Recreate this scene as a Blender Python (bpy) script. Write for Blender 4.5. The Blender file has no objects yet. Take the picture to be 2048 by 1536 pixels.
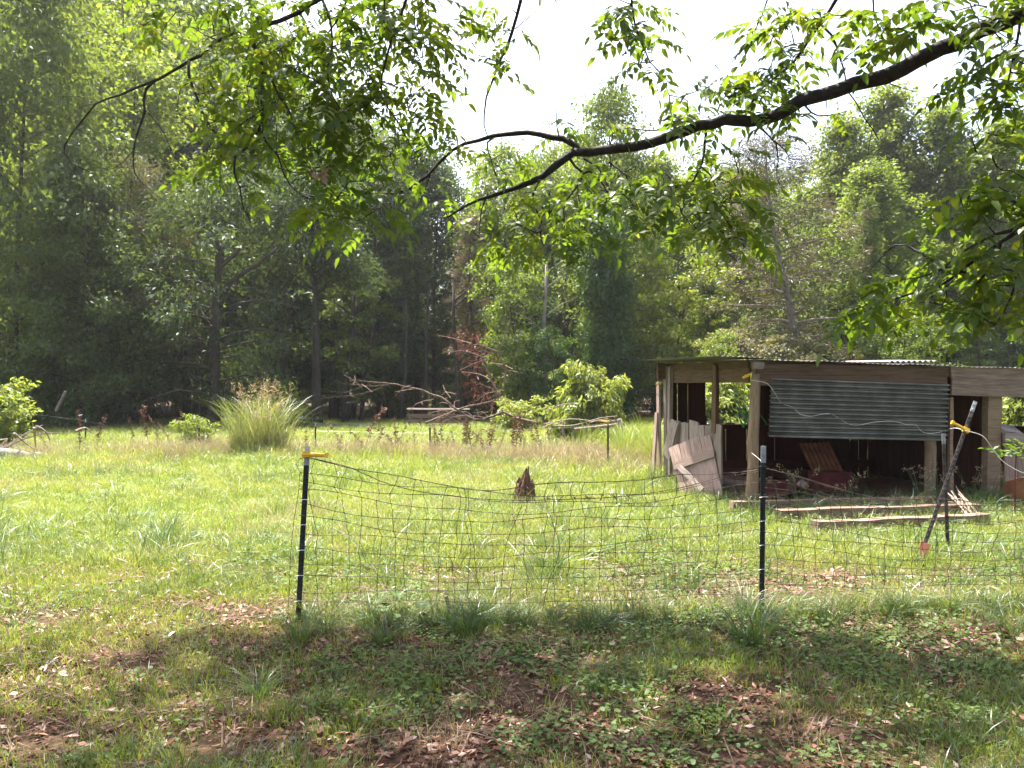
import bpy, math, random
import numpy as np
from mathutils import Vector, Matrix, noise as mnoise

random.seed(7)
rng = np.random.default_rng(7)
scene = bpy.context.scene
C = scene.collection

# ---------------------------------------------------------------- camera, sky, sun, exposure
CAMZ, F = 1.6, 1577.0                       # eye height (m), focal length in photograph pixels
PITCH = math.atan(12 / F)
cam_data = bpy.data.cameras.new('camera')
cam_data.sensor_width = 36.0
cam_data.lens = 36.0 * F / 2048
cam_data.clip_start, cam_data.clip_end = 0.05, 2000
cam = bpy.data.objects.new('camera', cam_data)
cam.location = (0, 0, CAMZ)
cam.rotation_euler = (math.radians(90) + PITCH, 0, 0)
C.objects.link(cam)
scene.camera = cam

SUN_EL, SUN_AZ = math.radians(69), math.radians(-26)   # azimuth from +Y, negative = to the left
world = bpy.data.worlds.new('World')
scene.world = world
world.use_nodes = True
wn = world.node_tree.nodes
wn.clear()
sky = wn.new('ShaderNodeTexSky')
sky.sky_type = 'NISHITA'
sky.sun_disc = False
sky.sun_elevation = SUN_EL
sky.sun_rotation = SUN_AZ
sky.air_density = 1.0
sky.dust_density = 6.0
sky.ozone_density = 0.6
bg = wn.new('ShaderNodeBackground')
bg.inputs['Strength'].default_value = 0.12
wo = wn.new('ShaderNodeOutputWorld')
world.node_tree.links.new(sky.outputs[0], bg.inputs['Color'])
world.node_tree.links.new(bg.outputs[0], wo.inputs['Surface'])

sd = bpy.data.lights.new('sun', 'SUN')
sd.energy = 5.0
sd.angle = math.radians(0.6)
sd.color = (1.0, 0.95, 0.86)
sun = bpy.data.objects.new('sun', sd)
SUN_DIR = Vector((math.sin(SUN_AZ) * math.cos(SUN_EL), math.cos(SUN_AZ) * math.cos(SUN_EL), math.sin(SUN_EL)))
sun.rotation_euler = SUN_DIR.to_track_quat('Z', 'Y').to_euler()
sun.location = (-15, 30, 60)
C.objects.link(sun)

scene.view_settings.view_transform = 'Standard'
scene.view_settings.look = 'None'
scene.view_settings.exposure = 2.2
scene.view_settings.gamma = 1.0
scene.view_settings.use_curve_mapping = False
cy = scene.cycles
cy.max_bounces = 6
cy.diffuse_bounces = 3
cy.glossy_bounces = 2
cy.transmission_bounces = 4
cy.volume_bounces = 0
cy.transparent_max_bounces = 4
cy.caustics_reflective = cy.caustics_refractive = False
cy.use_denoising = True

# ---------------------------------------------------------------- helpers
cp, sp = math.cos(PITCH), math.sin(PITCH)
def ray(px, py):
    cx, cyy = (px - 1024) / F, (768 - py) / F
    return Vector((cx, cp - cyy * sp, sp + cyy * cp))
def at(px, py, Y):
    """photograph pixel + distance in metres -> point in the place"""
    r = ray(px, py)
    return Vector((r.x / r.y * Y, Y, CAMZ + r.z / r.y * Y))
def gx(px, Y): return (px - 1024) / F * Y
def pxof(p): return 1024 + F * p[0] / p[1]
def pyof(p): return 780 - F * (p[2] - CAMZ) / p[1]
def hit(px, py, P, n):
    r = ray(px, py); o = Vector((0, 0, CAMZ))
    return o + r * ((P - o).dot(n) / r.dot(n))

def gh(x, y):
    """ground height"""
    return 0.012 * math.sin(x * .9 + 1.3) * math.sin(y * .7) + 0.015 * math.sin(x * .23 + y * .17)
def ghv(x, y):
    return 0.012 * np.sin(x * .9 + 1.3) * np.sin(y * .7) + 0.015 * np.sin(x * .23 + y * .17)

def tag(o, label=None, cat=None, group=None, kind=None):
    if label: o['label'] = label
    if cat: o['category'] = cat
    if group: o['group'] = group
    if kind: o['kind'] = kind
    return o
def link(name, mesh, parent=None, mat=None):
    o = bpy.data.objects.new(name, mesh)
    C.objects.link(o)
    if parent is not None:
        o.parent = parent
        o.matrix_parent_inverse = Matrix.Translation(-parent.location)
    if mat is not None and not mesh.materials:
        mesh.materials.append(mat)
    return o
def empty(name, loc, label, cat, group=None):
    o = bpy.data.objects.new(name, None)
    o.empty_display_size = .1
    C.objects.link(o)
    o.location = loc
    return tag(o, label, cat, group)
def copy_tree(o, loc=None, label=None, rz=0, s=(1, 1, 1)):
    c = o.copy(); C.objects.link(c)
    if loc is not None: c.location = loc
    c.rotation_euler = (0, 0, rz); c.scale = s
    if label: c['label'] = label
    for ch in o.children:
        d = ch.copy(); C.objects.link(d); d.parent = c
        for g in ch.children:
            e = g.copy(); C.objects.link(e); e.parent = d
    return c
def np_mesh(name, V, quads=None, tris=None, smooth=False):
    me = bpy.data.meshes.new(name)
    V = np.asarray(V, dtype=np.float32)
    loops, starts, tot = [], [], 0
    if quads is not None and len(quads):
        loops.append(np.asarray(quads, np.int32).ravel()); starts.append(np.arange(len(quads)) * 4 + tot); tot += len(quads) * 4
    if tris is not None and len(tris):
        loops.append(np.asarray(tris, np.int32).ravel()); starts.append(np.arange(len(tris)) * 3 + tot); tot += len(tris) * 3
    loops = np.concatenate(loops); starts = np.concatenate(starts).astype(np.int32)
    me.vertices.add(len(V)); me.vertices.foreach_set('co', V.ravel())
    me.loops.add(len(loops)); me.loops.foreach_set('vertex_index', loops)
    me.polygons.add(len(starts)); me.polygons.foreach_set('loop_start', starts)
    if smooth: me.polygons.foreach_set('use_smooth', np.ones(len(starts), bool))
    me.update(calc_edges=True)
    return me
def norm(a): return a / np.maximum(np.linalg.norm(a, axis=-1, keepdims=True), 1e-9)

class MB:
    def __init__(s): s.v, s.f = [], []
    def tube(s, pts, rad, n=6, caps=True):
        pts = [Vector(p) for p in pts]
        if not hasattr(rad, '__len__'): rad = [rad] * len(pts)
        b = len(s.v)
        t0 = (pts[1] - pts[0]).normalized()
        up = Vector((0, 0, 1)) if abs(t0.z) < .9 else Vector((1, 0, 0))
        x = t0.cross(up).normalized()
        for i, p in enumerate(pts):
            t = (pts[min(i + 1, len(pts) - 1)] - pts[max(i - 1, 0)]).normalized()
            x = (x - t * x.dot(t)).normalized(); y = t.cross(x)
            for k in range(n):
                a = 2 * math.pi * k / n
                s.v.append(p + (x * math.cos(a) + y * math.sin(a)) * rad[i])
        for i in range(len(pts) - 1):
            for k in range(n):
                a, c = b + i * n + k, b + i * n + (k + 1) % n
                s.f.append((a, c, c + n, a + n))
        if caps:
            s.f.append(tuple(b + k for k in reversed(range(n))))
            e = b + (len(pts) - 1) * n
            s.f.append(tuple(e + k for k in range(n)))
    def box(s, c, d, M=None):
        b = len(s.v)
        for sx in (-1, 1):
            for sy in (-1, 1):
                for sz in (-1, 1):
                    p = Vector((sx * d[0] / 2, sy * d[1] / 2, sz * d[2] / 2))
                    if M is not None: p = M @ p
                    s.v.append(Vector(c) + p)
        for q in ((0, 1, 3, 2), (4, 6, 7, 5), (0, 4, 5, 1), (2, 3, 7, 6), (0, 2, 6, 4), (1, 5, 7, 3)):
            s.f.append(tuple(b + k for k in q))
    def mesh(s, name, smooth=False):
        me = bpy.data.meshes.new(name)
        me.from_pydata([tuple(v) for v in s.v], [], s.f)
        if smooth:
            me.polygons.foreach_set('use_smooth', [True] * len(me.polygons))
        me.update()
        return me
    def build(s, name, mat, parent=None, smooth=False, local=False):
        me = s.mesh(name, smooth); me.materials.append(mat)
        o = link(name, me, parent)
        if local: o.matrix_parent_inverse = Matrix.Identity(4)
        return o

def smooth_path(pts, step):
    """Catmull-Rom through points, resampled at about step metres"""
    P = [Vector(p) for p in pts]
    P = [P[0] * 2 - P[1]] + P + [P[-1] * 2 - P[-2]]
    out = []
    for i in range(1, len(P) - 2):
        a, b, c, d = P[i - 1:i + 3]
        n = max(1, int((c - b).length / step))
        for k in range(n):
            t = k / n
            out.append(.5 * (2 * b + (c - a) * t + (2 * a - 5 * b + 4 * c - d) * t * t + (3 * b - a - 3 * c + d) * t ** 3))
    out.append(P[-2])
    return out

# ---------------------------------------------------------------- materials
def nodes(name):
    m = bpy.data.materials.new(name); m.use_nodes = True
    nt = m.node_tree; nt.nodes.clear()
    out = nt.nodes.new('ShaderNodeOutputMaterial')
    return m, nt, out
def ramp(nt, stops):
    r = nt.nodes.new('ShaderNodeValToRGB')
    e = r.color_ramp.elements
    while len(e) < len(stops): e.new(.5)
    for el, (p, c) in zip(e, stops):
        el.position = p; el.color = (*c, 1)
    return r
def leaf_mat(name, cols, trans=.45, tcol=(1.25, 1.3, .55), gloss=.05, noise_scale=.6, rough=.42):
    m, nt, out = nodes(name); N, L = nt.nodes.new, nt.links.new
    geo = N('ShaderNodeNewGeometry')
    tc = N('ShaderNodeTexCoord')
    nz = N('ShaderNodeTexNoise'); nz.inputs['Scale'].default_value = noise_scale; nz.inputs['Detail'].default_value = 1
    oi = N('ShaderNodeObjectInfo')
    L(geo.outputs['Position'], nz.inputs['Vector'])
    a = N('ShaderNodeMath'); a.operation = 'MULTIPLY_ADD'; a.inputs[1].default_value = .55
    L(geo.outputs['Random Per Island'], a.inputs[0])
    b = N('ShaderNodeMath'); b.operation = 'MULTIPLY_ADD'; b.inputs[1].default_value = .9; b.inputs[2].default_value = -.28
    L(nz.outputs['Fac'], b.inputs[0]); L(b.outputs[0], a.inputs[2])
    c = N('ShaderNodeMath'); c.operation = 'MULTIPLY_ADD'; c.inputs[1].default_value = .24; c.inputs[2].default_value = 0
    L(oi.outputs['Random'], c.inputs[0])
    d = N('ShaderNodeMath'); d.operation = 'ADD'; L(a.outputs[0], d.inputs[0]); L(c.outputs[0], d.inputs[1])
    n = len(cols)
    r = ramp(nt, [(i / max(1, n - 1), col) for i, col in enumerate(cols)])
    L(d.outputs[0], r.inputs['Fac'])
    df = N('ShaderNodeBsdfDiffuse'); tr = N('ShaderNodeBsdfTranslucent')
    L(r.outputs['Color'], df.inputs['Color'])
    mul = N('ShaderNodeMix'); mul.data_type = 'RGBA'; mul.blend_type = 'MULTIPLY'; mul.inputs['Factor'].default_value = 1
    L(r.outputs['Color'], mul.inputs['A']); mul.inputs['B'].default_value = (*[min(t * 1.0, 2.5) for t in tcol], 1)
    mul.clamp_result = False
    L(mul.outputs['Result'], tr.inputs['Color'])
    mx = N('ShaderNodeMixShader'); mx.inputs[0].default_value = trans
    L(df.outputs[0], mx.inputs[1]); L(tr.outputs[0], mx.inputs[2])
    gl = N('ShaderNodeBsdfGlossy'); gl.inputs['Roughness'].default_value = rough; gl.inputs['Color'].default_value = (.9, .95, 1, 1)
    m2 = N('ShaderNodeMixShader'); m2.inputs[0].default_value = gloss
    L(mx.outputs[0], m2.inputs[1]); L(gl.outputs[0], m2.inputs[2])
    L(m2.outputs[0], out.inputs['Surface'])
    return m
def rough_mat(name, cols, scale=4, stretch=(1, 1, 1), rough=.85, bump=.4, metal=0, detail=6, vary=.25, spec=.3, bump_dist=.01):
    """noise-coloured solid; per-object brightness varies so alike boards differ"""
    m, nt, out = nodes(name); N, L = nt.nodes.new, nt.links.new
    tc = N('ShaderNodeTexCoord'); mp = N('ShaderNodeMapping'); mp.inputs['Scale'].default_value = stretch
    oi = N('ShaderNodeObjectInfo')
    off = N('ShaderNodeVectorMath'); off.operation = 'ADD'
    sc = N('ShaderNodeVectorMath'); sc.operation = 'SCALE'; sc.inputs['Scale'].default_value = 37.0
    cb = N('ShaderNodeCombineXYZ'); L(oi.outputs['Random'], cb.inputs[0]); L(oi.outputs['Random'], cb.inputs[1]); L(oi.outputs['Random'], cb.inputs[2])
    L(cb.outputs[0], sc.inputs[0]); L(tc.outputs['Object'], off.inputs[0]); L(sc.outputs[0], off.inputs[1])
    L(off.outputs[0], mp.inputs['Vector'])
    nz = N('ShaderNodeTexNoise'); nz.inputs['Scale'].default_value = scale; nz.inputs['Detail'].default_value = detail
    nz.inputs['Roughness'].default_value = .65
    L(mp.outputs[0], nz.inputs['Vector'])
    r = ramp(nt, [(.3 + .4 * i / max(1, len(cols) - 1), c) for i, c in enumerate(cols)])
    L(nz.outputs['Fac'], r.inputs['Fac'])
    hv = N('ShaderNodeHueSaturation')
    ma = N('ShaderNodeMath'); ma.operation = 'MULTIPLY_ADD'; ma.inputs[1].default_value = 2 * vary; ma.inputs[2].default_value = 1 - vary
    L(oi.outputs['Random'], ma.inputs[0]); L(ma.outputs[0], hv.inputs['Value']); L(r.outputs['Color'], hv.inputs['Color'])
    p = N('ShaderNodeBsdfPrincipled'); p.inputs['Roughness'].default_value = rough; p.inputs['Metallic'].default_value = metal
    p.inputs['Specular IOR Level'].default_value = spec
    L(hv.outputs['Color'], p.inputs['Base Color'])
    if bump:
        bp = N('ShaderNodeBump'); bp.inputs['Strength'].default_value = bump; bp.inputs['Distance'].default_value = bump_dist
        L(nz.outputs['Fac'], bp.inputs['Height']); L(bp.outputs[0], p.inputs['Normal'])
    L(p.outputs[0], out.inputs['Surface'])
    return m
GRAIN = (.9, 14, 14)
M = {}
M['bark'] = rough_mat('bark', [(0.021, 0.0151, 0.0112), (0.054, 0.0406, 0.0308), (0.09, 0.0696, 0.056)], 9, (2.5, 2.5, .5), bump=.8, bump_dist=.03)
M['limb_bark'] = rough_mat('limb_bark', [(0.0092, 0.0069, 0.0063), (0.0252, 0.0196, 0.0177), (0.0462, 0.0388, 0.0358)], 22, (1, 1, 1), bump=.9, bump_dist=.012)
M['pale_bark'] = rough_mat('pale_bark', [(.16, .13, .11), (.28, .23, .2), (.36, .31, .28)], 9, (2, 2, .5), bump=.6, bump_dist=.02)
M['dead_wood'] = rough_mat('dead_wood', [(.12, .085, .07), (.22, .165, .135), (.32, .25, .21)], 14, (1, 1, 1), bump=.5)
M['weathered'] = rough_mat('weathered_wood', [(.13, .10, .085), (.24, .19, .165), (.35, .29, .26)], 5, GRAIN, bump=.5, vary=.22)
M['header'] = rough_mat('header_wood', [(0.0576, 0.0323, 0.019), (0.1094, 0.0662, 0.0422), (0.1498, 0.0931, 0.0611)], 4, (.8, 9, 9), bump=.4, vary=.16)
M['post_wood'] = rough_mat('post_wood', [(0.144, 0.0937, 0.0576), (0.2304, 0.1583, 0.1037), (0.288, 0.2067, 0.1382)], 5, (6, 6, .8), bump=.5, vary=.12)
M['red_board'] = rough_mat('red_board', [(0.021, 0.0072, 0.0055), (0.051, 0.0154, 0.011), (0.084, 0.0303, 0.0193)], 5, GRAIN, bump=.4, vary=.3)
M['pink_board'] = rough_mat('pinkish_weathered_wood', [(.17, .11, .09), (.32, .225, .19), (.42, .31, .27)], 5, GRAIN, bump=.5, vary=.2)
M['galv'] = rough_mat('galvanised_iron', [(0.078, 0.0772, 0.0698), (0.1326, 0.1307, 0.1172), (0.2184, 0.2109, 0.1897)], 3, (1, 1, 1), rough=.36, bump=.05, metal=.8, vary=.05)
M['roof_iron'] = rough_mat('roof_iron', [(0.119, 0.1122, 0.1122), (0.182, 0.17, 0.17), (0.154, 0.102, 0.0816)], 2, (1, 1, 1), rough=.5, bump=.1, metal=.4, vary=.1)
M['rust'] = rough_mat('rusty_iron', [(.10, .032, .016), (.20, .075, .035), (.29, .125, .06)], 4, (1, 1, 1), rough=.8, bump=.2, metal=.1, vary=.15)
M['post_paint'] = rough_mat('dark_post_paint', [(.006, .010, .008), (.014, .018, .016), (.03, .03, .028)], 15, (1, 1, 1), rough=.55, bump=.2, vary=.1)
M['old_post'] = rough_mat('worn_post_paint', [(.02, .018, .016), (.06, .048, .042), (.13, .10, .085)], 18, (1, 1, 1), rough=.7, bump=.3, vary=.1)
M['white_tip'] = rough_mat('greyed_white_paint', [(.18, .19, .20), (.32, .33, .34), (.45, .45, .45)], 15, (1, 1, 1), rough=.6, bump=.1, vary=.15)
M['yellow'] = rough_mat('yellow_plastic', [(.62, .33, .02), (.72, .42, .03), (.78, .5, .06)], 8, (1, 1, 1), rough=.4, bump=0, vary=.08)
M['orange_red'] = rough_mat('faded_red_paint', [(.36, .11, .07), (.48, .17, .11), (.5, .22, .15)], 12, (1, 1, 1), rough=.7, bump=.1, vary=.05)
M['wire'] = rough_mat('rusty_wire', [(.022, .018, .014), (.05, .038, .028), (.10, .06, .04)], 12, (1, 1, 1), rough=.7, bump=0, vary=.15, metal=.3)
M['white_wire'] = rough_mat('pale_electric_wire', [(.55, .52, .48), (.65, .62, .58), (.7, .68, .65)], 8, (1, 1, 1), rough=.5, bump=0, vary=.05)
M['hose'] = rough_mat('green_hose', [(.01, .10, .045), (.015, .14, .06), (.02, .17, .08)], 8, (1, 1, 1), rough=.45, bump=0, vary=.05)
M['paper'] = rough_mat('grubby_paper', [(.35, .24, .2), (.5, .38, .33), (.6, .5, .45)], 6, (1, 1, 1), rough=.8, bump=.2, vary=.05)
M['dirt_floor'] = rough_mat('red_dirt', [(0.04, 0.0165, 0.0098), (0.104, 0.0413, 0.0224), (0.16, 0.0675, 0.035)], 7, (1, 1, 1), bump=.6, vary=0)
M['crate_red'] = rough_mat('dark_red_paint', [(.07, .012, .012), (.12, .02, .018), (.16, .035, .03)], 7, (1, 1, 1), rough=.6, bump=.1, vary=.2)
M['stump'] = rough_mat('rotten_wood', [(0.0375, 0.0196, 0.013), (0.1125, 0.0588, 0.0351), (0.21, 0.119, 0.0715)], 8, (6, 6, .7), bump=.9, bump_dist=.02, vary=0)

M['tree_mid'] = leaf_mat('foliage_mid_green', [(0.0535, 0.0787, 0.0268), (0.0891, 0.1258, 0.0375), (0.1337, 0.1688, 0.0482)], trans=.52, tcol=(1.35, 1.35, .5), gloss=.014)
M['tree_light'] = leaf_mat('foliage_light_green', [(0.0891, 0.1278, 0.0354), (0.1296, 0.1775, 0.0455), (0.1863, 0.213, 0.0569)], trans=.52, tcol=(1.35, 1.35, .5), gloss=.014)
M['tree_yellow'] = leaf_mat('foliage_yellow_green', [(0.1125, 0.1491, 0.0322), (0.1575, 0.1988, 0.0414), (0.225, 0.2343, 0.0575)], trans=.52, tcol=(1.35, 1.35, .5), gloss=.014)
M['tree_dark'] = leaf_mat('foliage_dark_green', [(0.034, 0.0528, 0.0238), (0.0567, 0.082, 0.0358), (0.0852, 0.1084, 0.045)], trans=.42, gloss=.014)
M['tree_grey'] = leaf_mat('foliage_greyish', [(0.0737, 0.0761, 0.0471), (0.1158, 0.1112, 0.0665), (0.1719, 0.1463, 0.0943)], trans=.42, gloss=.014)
M['cedar'] = leaf_mat('cedar_brownish', [(.050, .052, .026), (.085, .074, .042), (.13, .10, .065)], trans=.3, gloss=.03)
M['cedar_brown'] = leaf_mat('cedar_browned', [(.072, .056, .036), (.12, .088, .058), (.17, .125, .085)], trans=.3, gloss=.03)
M['vine'] = leaf_mat('foliage_vine', [(0.0348, 0.0672, 0.0216), (0.058, 0.1008, 0.0312), (0.087, 0.14, 0.0432)], trans=.35, gloss=.014)
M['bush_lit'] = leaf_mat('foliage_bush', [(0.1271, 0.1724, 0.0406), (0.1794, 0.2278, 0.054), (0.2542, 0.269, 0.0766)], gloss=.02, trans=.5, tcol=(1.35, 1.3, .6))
M['red_needle'] = leaf_mat('dead_red_needles', [(.10, .034, .024), (.15, .055, .038), (.20, .085, .055)], trans=.35, tcol=(1.2, 1, .9), gloss=.02)
M['pecan'] = leaf_mat('pecan_leaf', [(0.0435, 0.076, 0.0119), (0.0709, 0.1121, 0.0166), (0.0972, 0.1377, 0.0202), (0.1487, 0.1615, 0.0238)], trans=.56, tcol=(1.55, 1.6, .6), gloss=.025, noise_scale=1.1)
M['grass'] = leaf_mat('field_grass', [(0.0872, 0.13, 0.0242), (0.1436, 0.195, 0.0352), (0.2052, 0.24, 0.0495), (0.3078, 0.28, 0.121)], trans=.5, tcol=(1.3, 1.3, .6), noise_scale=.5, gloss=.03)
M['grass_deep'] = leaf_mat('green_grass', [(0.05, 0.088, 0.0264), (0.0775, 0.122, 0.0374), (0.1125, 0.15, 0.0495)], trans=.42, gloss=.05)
M['straw'] = leaf_mat('dry_grass', [(.20, .155, .075), (.30, .24, .13), (.40, .33, .2)], trans=.35, tcol=(1.1, 1.05, .85), gloss=.03)
M['weed'] = leaf_mat('ground_weed_leaf', [(0.0403, 0.0808, 0.0176), (0.069, 0.1187, 0.0242), (0.115, 0.1615, 0.0374)], trans=.42, gloss=.018, rough=.6)
M['litter'] = leaf_mat('dead_leaves', [(0.0467, 0.018, 0.0112), (0.0935, 0.0375, 0.0224), (0.153, 0.0713, 0.0455), (0.255, 0.1425, 0.098)], trans=.15, tcol=(1.1, .9, .7), gloss=.03)
M['dock'] = leaf_mat('dead_dock_weed', [(.06, .03, .02), (.115, .058, .036), (.20, .11, .07)], trans=.2, tcol=(1.1, .9, .7), gloss=.02)
M['seedhead'] = leaf_mat('seed_head', [(.26, .19, .10), (.36, .27, .16), (.45, .35, .23)], trans=.35, tcol=(1.1, 1, .8), gloss=.02)
M['fallen'] = rough_mat('reddish_dead_branch', [(.075, .045, .034), (.15, .095, .072), (.24, .17, .135)], 10, (1, 1, 1), bump=.7, bump_dist=.02)
M['plume_grass'] = leaf_mat('plumed_grass_blade', [(0.0875, 0.1208, 0.0405), (0.1375, 0.1733, 0.0585), (0.225, 0.231, 0.099), (0.325, 0.294, 0.153)], trans=.42, gloss=.05)
M['far_straw'] = leaf_mat('dry_far_grass', [(.14, .105, .055), (.22, .165, .095), (.29, .23, .15), (.20, .20, .07)], trans=.35, tcol=(1.1, 1.05, .85), gloss=.02)
M['timber'] = rough_mat('old_red_timber', [(.085, .048, .036), (.17, .105, .082), (.27, .18, .145)], 5, GRAIN, bump=.5, vary=.12)
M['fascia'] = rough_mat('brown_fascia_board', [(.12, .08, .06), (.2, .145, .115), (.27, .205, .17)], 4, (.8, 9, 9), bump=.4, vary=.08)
# ---------------------------------------------------------------- ground
def build_ground():
    xs = np.concatenate([np.linspace(-180, -30, 26)[:-1], np.linspace(-30, 30, 121), np.linspace(30, 180, 26)[1:]])
    ys = np.concatenate([np.linspace(-40, 0, 9)[:-1], np.linspace(0, 45, 101), np.linspace(45, 220, 30)[1:]])
    X, Y = np.meshgrid(xs, ys)
    V = np.stack([X, Y, ghv(X, Y)], -1).reshape(-1, 3)
    nx, ny = len(xs), len(ys)
    i = (np.arange(ny - 1)[:, None] * nx + np.arange(nx - 1)[None]).ravel()
    me = np_mesh('ground', V, np.stack([i, i + 1, i + 1 + nx, i + nx], 1), smooth=True)
    m, nt, out = nodes('ground_soil_and_turf'); N, L = nt.nodes.new, nt.links.new
    tc = N('ShaderNodeTexCoord')
    def nz(s, d=5):
        n = N('ShaderNodeTexNoise'); n.inputs['Scale'].default_value = s; n.inputs['Detail'].default_value = d; n.inputs['Roughness'].default_value = .65
        L(tc.outputs['Object'], n.inputs['Vector']); return n
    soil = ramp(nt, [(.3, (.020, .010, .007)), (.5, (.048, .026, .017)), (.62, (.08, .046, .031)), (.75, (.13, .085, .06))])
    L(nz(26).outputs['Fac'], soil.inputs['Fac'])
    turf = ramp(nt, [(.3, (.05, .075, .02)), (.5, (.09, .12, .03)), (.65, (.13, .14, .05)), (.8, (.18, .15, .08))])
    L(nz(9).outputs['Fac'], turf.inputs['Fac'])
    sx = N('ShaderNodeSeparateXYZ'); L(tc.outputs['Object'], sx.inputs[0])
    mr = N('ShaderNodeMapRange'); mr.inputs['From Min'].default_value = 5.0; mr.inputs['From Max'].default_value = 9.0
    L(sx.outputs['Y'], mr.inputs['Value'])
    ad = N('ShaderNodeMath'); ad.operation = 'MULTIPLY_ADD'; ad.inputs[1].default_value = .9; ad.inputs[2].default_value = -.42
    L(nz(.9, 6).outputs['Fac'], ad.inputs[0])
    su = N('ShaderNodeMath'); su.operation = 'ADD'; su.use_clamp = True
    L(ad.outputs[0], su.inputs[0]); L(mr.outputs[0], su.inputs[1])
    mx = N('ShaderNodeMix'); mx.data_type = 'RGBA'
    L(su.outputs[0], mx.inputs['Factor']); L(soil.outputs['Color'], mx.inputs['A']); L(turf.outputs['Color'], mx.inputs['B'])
    # woodland floor beyond the pasture
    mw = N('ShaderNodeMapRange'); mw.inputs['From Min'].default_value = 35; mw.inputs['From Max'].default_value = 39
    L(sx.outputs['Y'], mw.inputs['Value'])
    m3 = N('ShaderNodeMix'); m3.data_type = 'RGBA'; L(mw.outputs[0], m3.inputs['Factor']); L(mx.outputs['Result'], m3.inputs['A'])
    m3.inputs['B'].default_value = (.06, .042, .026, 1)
    p = N('ShaderNodeBsdfPrincipled'); p.inputs['Roughness'].default_value = .95; p.inputs['Specular IOR Level'].default_value = .1
    L(m3.outputs['Result'], p.inputs['Base Color'])
    bp = N('ShaderNodeBump'); bp.inputs['Strength'].default_value = .8; bp.inputs['Distance'].default_value = .03
    L(nz(30, 4).outputs['Fac'], bp.inputs['Height']); L(bp.outputs[0], p.inputs['Normal'])
    L(p.outputs[0], out.inputs['Surface'])
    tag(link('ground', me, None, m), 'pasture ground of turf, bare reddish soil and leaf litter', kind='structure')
build_ground()

# ---------------------------------------------------------------- leaf meshes
def leaf_quads(P, D, Nn, ln, wd, fold=.12):
    """one rhombic leaf per point: base P, direction D, face normal Nn"""
    D = norm(D); S = norm(np.cross(D, Nn)); Nn = np.cross(S, D)
    ln = np.asarray(ln)[:, None] if np.ndim(ln) else ln
    wd = np.asarray(wd)[:, None] if np.ndim(wd) else wd
    b = P; t = P + D * ln
    mid = P + D * ln * .45 + Nn * ln * fold
    l = mid + S * wd * .5; r = mid - S * wd * .5
    V = np.stack([b, r, t, l], 1).reshape(-1, 3)
    i = np.arange(len(P)) * 4
    return V, np.stack([i, i + 1, i + 2, i + 3], 1)

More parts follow.
